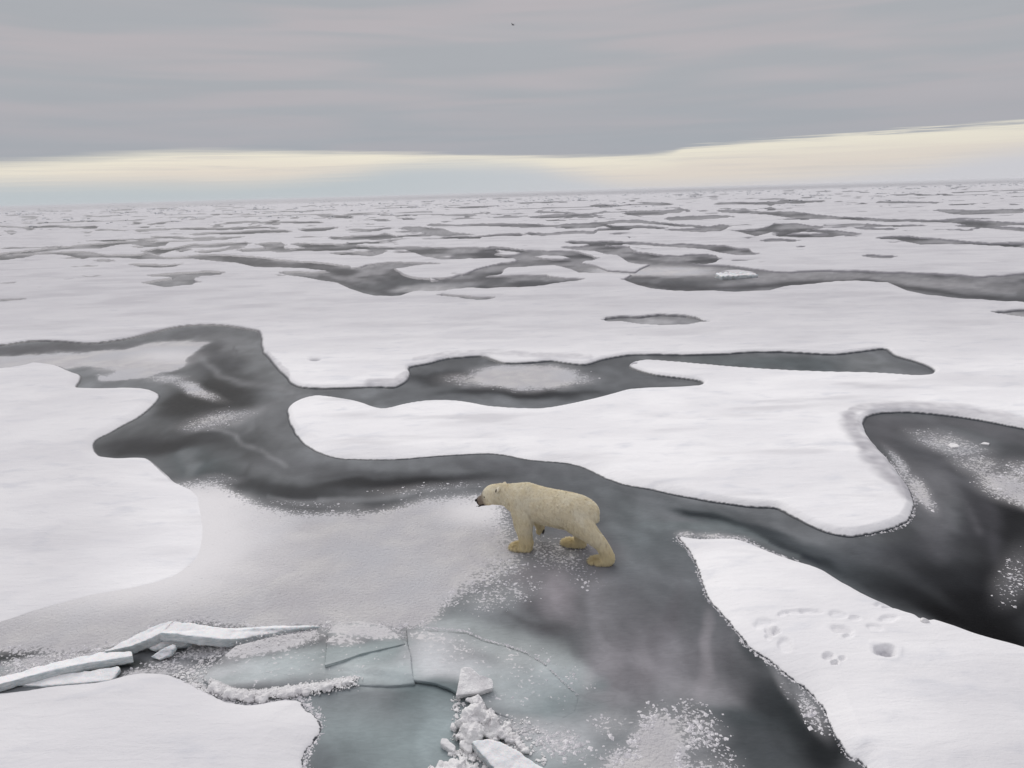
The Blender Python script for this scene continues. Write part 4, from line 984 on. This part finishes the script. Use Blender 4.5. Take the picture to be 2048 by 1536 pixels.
# right-hand rubble
GR = 'blocks of the rubble heap at the bottom'
slab([(911,1391,.12),(917,1362,.20),(921,1336,.27),(930,1333,.29),(944,1336,.28),(958,1348,.24),(983,1356,.18),(988,1366,.15),(985,1376,.12),(965,1383,.12),(938,1388,.12)], .11, 'ice_block',
     'white wedge shaped snow block standing at the top of the rubble heap', 'snow block', mat=M_LUMP, group=GR, voxel=.012)
lumps([(948,1430,.20,.11),(935,1446,.15,.12),(966,1438,.15,.10),(925,1468,.08,.10),(948,1466,.12,.14),(983,1462,.08,.11),(1004,1468,.06,.08),(1013,1480,.03,.06),(914,1456,.03,.05),(930,1490,.03,.08),(960,1488,.04,.09),(990,1484,.03,.06)], 'snow_lump',
      'knobbly rounded lump of packed snow in the middle of the rubble heap', 'snow lump', group=GR, seed=5, rough=.06, jag=.7, voxel=.011)
K_ = [(936,1398),(956,1412),(980,1434),(1004,1456),(1028,1478),(1050,1499)]
x, y, u, r = along(K_, 90, 5.0, None, None, 44)
lumps([(a, b, .02 + .03 * (1 - c_), q * (1 - .45 * c_)) for a, b, c_, q in zip(x, y, u, r.uniform(.025, .06, 90))], 'slush_ridge',
      'narrow white ridge of slush slanting down behind the knobbly snow lump', 'slush ridge', group=None, seed=6, rough=.05, voxel=.011, jag=.6)
slab([(881,1485,.09),(884,1477,.10),(893,1477,.10),(912,1493,.07),(910,1503,.05),(900,1500,.06)], .10, 'ice_block', 'small squared snow block lying apart at the left of the heap', 'snow block', mat=M_LUMP, group=GR, voxel=.01)
slab([(918,1487,.11),(922,1478,.12),(930,1479,.12),(946,1492,.10),(943,1506,.06),(928,1500,.08)], .10, 'ice_block', 'small snow block leaning between the lone block and the big slab', 'snow block', mat=M_LUMP, group=GR, voxel=.01)
slab([(944,1484,.20),(955,1479,.215),(975,1477,.22),(998,1482,.215),(1040,1504,.17),(1086,1536,.11),(1110,1570,.05),(1015,1580,.04),(985,1535,.10),(960,1505,.16)], .15, 'ice_slab',
     'thick pale ice slab with a bevelled left face at the bottom of the heap', 'ice slab', group=GR, voxel=.013)
lumps([(868,1552,.03,.13),(886,1546,.06,.13),(908,1543,.08,.14),(930,1548,.05,.12),(948,1560,.02,.1),(900,1580,.05,.2)], 'snow_lump', 'rounded white snow lump cut by the bottom edge of the picture', 'snow lump', group=GR, seed=8, rough=.06, jag=.6)
# chunks far off
slab([(1425,548,.25),(1440,543,.5),(1470,541,.55),(1500,545,.3),(1520,549,.2),(1480,551,.25),(1445,552,.3)], .45, 'ice_block', 'lone white ice chunk with a painted shadow, set in the far lead', 'ice block', voxel=.12, rough=.1)
slab([(1842,1243,.15),(1848,1236,.2),(1856,1238,.19),(1860,1243,.15),(1852,1247,.14)], .08, 'ice_block', 'tiny crumb of snow on the far rim of the paw printed floe', 'snow block', voxel=.012, mat=M_LUMP)
slab([(1895,890,.03),(1903,884,.06),(1915,887,.05),(1920,893,.03),(1905,895,.03)], .05, 'ice_chip', 'small flat ice chip, left of two, on the speckled lead at right', 'ice chip', voxel=.015, mat=M_LUMP)
slab([(1958,887,.03),(1968,883,.06),(1980,885,.05),(1978,889,.03)], .05, 'ice_chip', 'small flat ice chip, right of two, on the speckled lead at right', 'ice chip', voxel=.015, mat=M_LUMP)

#@@BEAR
# ------------------------------------------------------------------ the bear: one continuous body, fur and small parts as children
YAW = math.radians(24)
hx_, hy_ = -math.cos(YAW), math.sin(YAW)          # heading
lx_, ly_ = -hy_, hx_                               # its left (towards the camera)
g0 = at(1047, 1100)
OX = g0[0] - .46 * hx_ - .24 * lx_; OY = g0[1] - .46 * hy_ - .24 * ly_
def loft(nodes, n=20, cap=True):
    """nodes: (x, y, z, r_side, r_up); returns closed tube"""
    P = np.array([q[:3] for q in nodes], float); R_ = np.array([q[3:5] for q in nodes], float)
    # resample smoothly
    m = len(P); T = np.linspace(0, m - 1, (m - 1) * 5 + 1)
    def cr(A, t):
        i = min(int(t), m - 2); f = t - i
        p0, p1, p2, p3 = A[max(i - 1, 0)], A[i], A[i + 1], A[min(i + 2, m - 1)]
        return 0.5 * ((2 * p1) + (-p0 + p2) * f + (2 * p0 - 5 * p1 + 4 * p2 - p3) * f * f + (-p0 + 3 * p1 - 3 * p2 + p3) * f ** 3)
    PP = np.array([cr(P, t) for t in T]); RR = np.maximum(np.array([cr(R_, t) for t in T]), .004)
    V = []; Fs = []
    for i in range(len(PP)):
        tg = PP[min(i + 1, len(PP) - 1)] - PP[max(i - 1, 0)]; tg /= np.linalg.norm(tg)
        side = np.array([0, 1.0, 0]); side = side - tg * (side @ tg); side /= np.linalg.norm(side)
        up = np.cross(tg, side)
        for k in range(n):
            a = 2 * math.pi * k / n
            V.append(PP[i] + side * math.cos(a) * RR[i, 0] + up * math.sin(a) * RR[i, 1])
    L = len(PP)
    for i in range(L - 1):
        for k in range(n):
            a, b = i * n + k, i * n + (k + 1) % n
            Fs.append((a, b, b + n, a + n))
    for i, s in ((0, -1), (L - 1, 1)):
        tg = PP[i] - PP[i - 1] if s > 0 else PP[1] - PP[0]; tg /= np.linalg.norm(tg)
        V.append(PP[i] + s * tg * min(RR[i]) * 0.6); c = len(V) - 1
        for k in range(n):
            a, b = i * n + k, i * n + (k + 1) % n
            Fs.append((a, b, c) if s > 0 else (b, a, c))
    return V, Fs
def join(parts):
    V = []; Fs = []
    for v, f in parts:
        b = len(V); V += list(v); Fs += [tuple(i + b for i in q) for q in f]
    return V, Fs
TORSO = [(-.84,0,.70,.08,.10),(-.78,0,.72,.20,.22),(-.66,0,.745,.285,.29),(-.48,0,.77,.33,.33),(-.22,0,.785,.345,.332),(.05,0,.80,.345,.33),(.30,0,.825,.33,.335),(.50,0,.855,.305,.335),(.66,0,.875,.255,.295),(.80,0,.90,.20,.245),(.93,0,.92,.16,.20),(1.05,0,.925,.15,.18)]
HEAD = [(.93,0,.92,.155,.20),(1.04,0,.91,.16,.19),(1.13,0,.89,.158,.19),(1.215,0,.85,.138,.175),(1.29,0,.79,.10,.14),(1.36,0,.745,.082,.112),(1.43,0,.715,.07,.095),(1.48,0,.70,.052,.072)]
FL = [(.50,.13,.86,.18,.28),(.47,.20,.66,.17,.23),(.45,.235,.46,.145,.17),(.42,.24,.28,.125,.135),(.40,.24,.15,.115,.13),(.41,.24,.07,.11,.08)]
FLP = [(.33,.24,.075,.09,.06),(.42,.24,.08,.12,.075),(.54,.245,.065,.135,.065),(.64,.25,.05,.12,.05),(.70,.25,.035,.09,.03)]
FR = [(.52,-.13,.84,.17,.25),(.50,-.2,.64,.14,.17),(.44,-.22,.49,.11,.12),(.35,-.22,.39,.09,.10),(.31,-.22,.30,.085,.08),(.32,-.22,.22,.08,.055),(.34,-.22,.17,.065,.035)]
HL = [(-.48,.12,.74,.23,.31),(-.65,.19,.63,.19,.235),(-.84,.235,.50,.145,.16),(-.99,.24,.38,.11,.125),(-1.09,.24,.24,.10,.12),(-1.12,.24,.13,.10,.12),(-1.10,.24,.08,.10,.08)]
HLP = [(-1.18,.24,.075,.075,.06),(-1.08,.24,.075,.11,.07),(-.96,.245,.06,.125,.058),(-.86,.25,.045,.11,.045),(-.80,.25,.035,.08,.028)]
HR = [(-.46,-.12,.72,.22,.28),(-.38,-.2,.56,.17,.21),(-.40,-.24,.42,.125,.15),(-.44,-.24,.27,.10,.115),(-.47,-.24,.14,.09,.10),(-.45,-.24,.08,.09,.07)]
HRP = [(-.54,-.24,.075,.08,.06),(-.44,-.24,.08,.115,.07),(-.31,-.245,.06,.13,.06),(-.19,-.25,.048,.115,.048),(-.12,-.25,.035,.085,.03)]
TAIL = [(-.77,0,.85,.05,.05),(-.835,0,.78,.045,.045),(-.855,0,.71,.03,.03)]
FL = [(a, b, c_, d * .92, e * .92) for a, b, c_, d, e in FL]; HL = [(a, b, c_, d * .93, e * .93) for a, b, c_, d, e in HL]; HR = [(a, b, c_, d * .93, e * .93) for a, b, c_, d, e in HR]
TORSO = [(a, b, c_ + .008, d * .97, e * .965) for a, b, c_, d, e in TORSO]
V, Fs = join([loft(q) for q in (TORSO, HEAD, FL, FLP, FR, HL, HLP, HR, HRP, TAIL)])
me, co, no = remeshed(V, Fs, 'polar_bear', 0.016, 9, 0.0, 5.0, 3)
# muscle and loose skin
co += no * (0.010 * fbm(co[:, 0] * 5, co[:, 2] * 5 + co[:, 1] * 3, 401, 3) + 0.004 * fbm(co[:, 0] * 22, co[:, 2] * 14 + co[:, 1] * 9, 402, 3))[:, None]
co[:, 2] = np.maximum(co[:, 2], 0.0)
def dark_of(c):
    x, y, z = c[:, 0], c[:, 1], c[:, 2]
    t = smooth(1.23, 1.40, x + 0.25 * (0.80 - z) + .05 * fbm(x * 18, z * 18, 431, 2))             # muzzle
    d = 0.72 * t
    d = np.maximum(d, 0.95 * smooth(1.40, 1.46, x + .3 * (.72 - z)) )
    d = np.maximum(d, .9 * smooth(1.27, 1.33, x) * smooth(-.055, -.085, z - (1.43 - x) * .48 - .735))
    return d
def yellow_of(c):
    x, z = c[:, 0], c[:, 2]
    y = smooth(.62, .15, z)
    y = np.maximum(y, .35 * smooth(.9, .55, z))
    return y
add_attr(me, 'dark', dark_of(co)); add_attr(me, 'yellow', yellow_of(co))
# to the place
me.vertices.foreach_set('co', co.astype(np.float32).ravel()); me.update()
m, t, p = principled('bear_fur')
dk = t.attr('dark'); ye = t.attr('yellow'); tip = t.attr('tip')
tc_ = t.new('ShaderNodeTexCoord').outputs['Object']
n = t.noise(t.mapping(tc_, (1, 1, 1)), 5.0, 4, 0.6); n2 = t.noise(t.mapping(tc_, (12, 12, 3.2), (0, .6, 0)), 2.4, 4, 0.7)
c = t.mix(t.sstep(n, .35, .65), lin(255, 249, 230), lin(251, 242, 217))
c = t.mix(ye, c, lin(240, 227, 188))
c = t.mix(t.math('MULTIPLY', t.sstep(n2, .50, .66), 0.30), c, lin(196, 178, 144))
c = t.mix(t.math('MULTIPLY', dk, t.math('MULTIPLY_ADD', n2, .5, .85), clamp=True), c, lin(104, 82, 74))
c = t.mix(t.sstep(dk, .74, .95), c, lin(34, 28, 28))
tr_ = t.new('ShaderNodeBsdfTranslucent'); t.link(c, tr_.inputs[0])
mx_ = t.new('ShaderNodeMixShader'); mx_.inputs[0].default_value = 0.30
t.link(p.outputs[0], mx_.inputs[1]); t.link(tr_.outputs[0], mx_.inputs[2])
for o_ in t.n:
    if o_.type == 'OUTPUT_MATERIAL': t.link(mx_.outputs[0], o_.inputs[0])
t.link(c, p.inputs['Base Color']); p.inputs['Roughness'].default_value = .7; p.inputs['Specular IOR Level'].default_value = .25
p.inputs['Subsurface Weight'].default_value = .0
t.link(t.bump(n2, .8, .02), p.inputs['Normal'])
M_FUR = m
me.materials.clear(); me.materials.append(M_FUR)
bear = bpy.data.objects.new('polar_bear', me); COL.objects.link(bear)
bear.matrix_world = Matrix(((hx_, lx_, 0, OX), (hy_, ly_, 0, OY), (0, 0, 1, 0.0), (0, 0, 0, 1)))
tag(bear, 'cream coloured polar bear walking left across the frosted new ice', 'polar bear')
# fur
def fur(me, co, no, n, seed):
    r = np.random.default_rng(seed)
    me.calc_loop_triangles()
    nt = len(me.loop_triangles); tr = np.empty(nt * 3, np.int32); me.loop_triangles.foreach_get('vertices', tr); tr = tr.reshape(-1, 3)
    A, B, C_ = co[tr[:, 0]], co[tr[:, 1]], co[tr[:, 2]]
    ar = np.linalg.norm(np.cross(B - A, C_ - A), axis=1); ar /= ar.sum()
    i = r.choice(nt, n, p=ar); u = r.random((n, 1)); v = r.random((n, 1)); f = u + v > 1; u[f] = 1 - u[f]; v[f] = 1 - v[f]
    P = A[i] * (1 - u - v) + B[i] * u + C_[i] * v
    N = no[tr[i, 0]] * (1 - u - v) + no[tr[i, 1]] * u + no[tr[i, 2]] * v
    N = N / (np.linalg.norm(N, axis=1, keepdims=True) + 1e-9)
    flow = np.stack([np.full(n, -.75), 0 * P[:, 1], np.full(n, -.65)], -1)
    flow[:, 2] -= 0.9 * smooth(.6, .3, P[:, 2])
    flow[:, 0] *= np.where(P[:, 2] < .5, .25, 1)
    flow += 0.35 * np.stack([fbm(P[:, 0] * 6, P[:, 2] * 6, 411 + k, 2) for k in range(3)], -1)
    flow -= N * (flow * N).sum(1, keepdims=True)
    flow /= np.linalg.norm(flow, axis=1, keepdims=True) + 1e-9
    paw = smooth(.22, .08, P[:, 2])
    head = smooth(.95, 1.2, P[:, 0])
    L = .052 * (1 - .72 * head) * (1 - .2 * paw) * r.uniform(.6, 1.25, n)
    L *= 1 + .35 * smooth(.62, .5, P[:, 2]) * (np.abs(P[:, 0]) < .5) * (P[:, 2] > .43)
    L *= np.where(P[:, 0] > 1.28, .35, 1)
    L *= 1 + .3 * smooth(.34, .12, P[:, 2])
    lift = .16 + .25 * r.random(n) ** 2 + .30 * paw
    T = P + (flow + N * lift[:, None]) * L[:, None]
    # wet locks: pull tips together
    cell = .030
    key = np.floor((P + .012 * r.normal(size=P.shape)) / cell).astype(np.int64)
    key = (key[:, 0] + 500) * 1000000 + (key[:, 1] + 500) * 1000 + key[:, 2] + 500
    _, inv = np.unique(key, return_inverse=True)
    cnt = np.bincount(inv); cen = np.stack([np.bincount(inv, T[:, k]) / cnt for k in range(3)], -1)
    T += (cen[inv] - T) * (.35 * (1 - .7 * head))[:, None]
    D = T - P
    S = np.cross(D, N + .4 * r.normal(size=N.shape)); S /= np.linalg.norm(S, axis=1, keepdims=True) + 1e-9
    wdt = (.0042 * (1 - .4 * head))[:, None] * r.uniform(.6, 1.3, (n, 1))
    Mi = P + D * .55 + N * (.10 * L)[:, None]
    Vv = np.stack([P - S * wdt, P + S * wdt, Mi + S * wdt * .8, Mi - S * wdt * .8, T], 1).reshape(-1, 3)
    b = (np.arange(n) * 5)[:, None]
    Ft = np.concatenate([b + [0, 1, 2], b + [0, 2, 3], b + [3, 2, 4]], 0)
    tip = np.tile([0, 0, .5, .5, 1.0], n)
    dk = np.repeat(dark_of(P), 5); ye = np.repeat(yellow_of(P), 5)
    return Vv, Ft, {'tip': tip, 'dark': dk, 'yellow': ye}
Vf, Ff, af = fur(me, co, no, 85000, 2)
Vf[:, 2] = np.maximum(Vf[:, 2], 0.001)
fo = mesh_np('fur', Vf, Ff, M_FUR, True, af, parent=bear); fo['kind'] = 'stuff'
M_DARK = mat_plain('bear_skin_black', lin(30, 26, 27), .35, spec=.5)
M_PAD = mat_plain('claw', lin(52, 44, 38), .4)
def ell(name, c, r3, rot, mat, sub=2, parent=bear, warp=None):
    bm = bmesh.new(); bmesh.ops.create_icosphere(bm, subdivisions=sub, radius=1.0)
    for v in bm.verts:
        q = Vector((v.co.x * r3[0], v.co.y * r3[1], v.co.z * r3[2]))
        if warp: q = warp(q)
        v.co = rot @ q + Vector(c)
    mm = bpy.data.meshes.new(name); bm.to_mesh(mm); bm.free(); mm.materials.append(mat)
    for pl_ in mm.polygons: pl_.use_smooth = True
    o = bpy.data.objects.new(name, mm); COL.objects.link(o); o.parent = parent; return o
E = lambda a=0, b=0, c=0: Matrix.Rotation(math.radians(c), 3, 'Z') @ Matrix.Rotation(math.radians(b), 3, 'Y') @ Matrix.Rotation(math.radians(a), 3, 'X')
ell('nose', (1.505, 0, .725), (.03, .038, .03), E(0, 20), M_DARK)
for s in (1, -1):
    ell('eye', (1.265, s * .116, .868), (.024, .016, .018), E(), M_DARK)
    M_EAR = M_FUR
    e_ = ell('ear', (.985, s * .135, 1.05), (.03, .055, .068), E(s * -20, -15, s * 25), M_FUR)
    ell('ear_opening', (1.012, s * .158, 1.045), (.014, .034, .042), E(s * -20, -15, s * 25), mat_plain('ear_inner', lin(84, 70, 56), .8) if s > 0 else bpy.data.materials['ear_inner'], 1, e_)  # darker brown inner part of the ear
ell('lower_lip', (1.42, 0, .630), (.060, .038, .016), E(0, 28), M_DARK)
ell('tongue', (1.485, .012, .612), (.026, .010, .006), E(0, 25), M_DARK, 1)
def claws(px_, py_, pz, fwd=1, down=0.0, n=5, w_=.085):
    bm = bmesh.new()
    for k in range(n):
        o_ = (k - (n - 1) / 2) * w_ / 2.2
        base = Vector((px_ - abs(k - 2) * .012, py_ + o_, pz)); tip_ = base + Vector((.045 * fwd, o_ * .1, -.022 - down))
        d = tip_ - base; s1 = Vector((0, .007, 0)); s2 = Vector((0, 0, .008))
        vs = [bm.verts.new(base + q) for q in (s1, s2, -s1, -s2)]; mid = [bm.verts.new(base + d * .55 + Vector((0, 0, .006)) + q * .7) for q in (s1, s2, -s1, -s2)]; tp = bm.verts.new(tip_)
        for j in range(4):
            bm.faces.new((vs[j], vs[(j + 1) % 4], mid[(j + 1) % 4], mid[j])); bm.faces.new((mid[j], mid[(j + 1) % 4], tp))
    mm = bpy.data.meshes.new('claws'); bm.to_mesh(mm); bm.free(); mm.materials.append(M_PAD)
    o = bpy.data.objects.new('claws', mm); COL.objects.link(o); o.parent = bear
claws(.72, .25, .045); claws(-.78, .25, .045); claws(-.10, -.25, .045); claws(.30, -.22, .12, .2, .03)
ell('paw_pad', (.245, -.22, .195), (.018, .05, .055), E(0, -10), M_DARK)

# ------------------------------------------------------------------ a seabird far up under the clouds
def bird(px, py, dist):
    d = ray(px, py); d /= np.linalg.norm(d); c = np.array([0, 0, H]) + d * dist
    root = bpy.data.objects.new('seabird', None); COL.objects.link(root); root.location = c
    mb = mat_plain('bird_plumage', lin(96, 94, 98), .7)
    def part(name, vs, fs):
        mm = bpy.data.meshes.new(name); mm.from_pydata(vs, [], fs); mm.materials.append(mb)
        o = bpy.data.objects.new(name, mm); COL.objects.link(o); o.parent = root; return o
    n = 8; prof = [(-.30, .01, .01), (-.22, .045, .03), (-.05, .07, .065), (.10, .06, .06), (.17, .04, .045), (.22, .035, .035), (.27, .008, .008)]
    vs = [(x, a * math.cos(2 * math.pi * k / n), b * math.sin(2 * math.pi * k / n)) for x, a, b in prof for k in range(n)]
    fs = [(i * n + k, i * n + (k + 1) % n, (i + 1) * n + (k + 1) % n, (i + 1) * n + k) for i in range(len(prof) - 1) for k in range(n)]
    part('body', vs, fs)
    for s in (1, -1):
        pts = [(.08, .04, .03, .10), (.12, .28, .16, .13), (.04, .55, .22, .09), (-.06, .78, .20, .02)]
        vs = []; 
        for x, y, z, c_ in pts:
            vs += [(x + c_ * .5, s * y, z), (x - c_, s * y, z - .01), (x, s * y, z + .015)]
        fs = []
        for i in range(len(pts) - 1):
            a = 3 * i; b = a + 3
            fs += [(a, b, b + 2, a + 2), (a + 2, b + 2, b + 1, a + 1), (a + 1, b + 1, b, a)]
        part('wing', vs, fs)
    root.rotation_euler = (math.radians(-18), 0, math.radians(205))
    tag(root, 'small dark seabird flying alone under the clouds', 'bird')
bird(1026, 50, 135)

#@@END
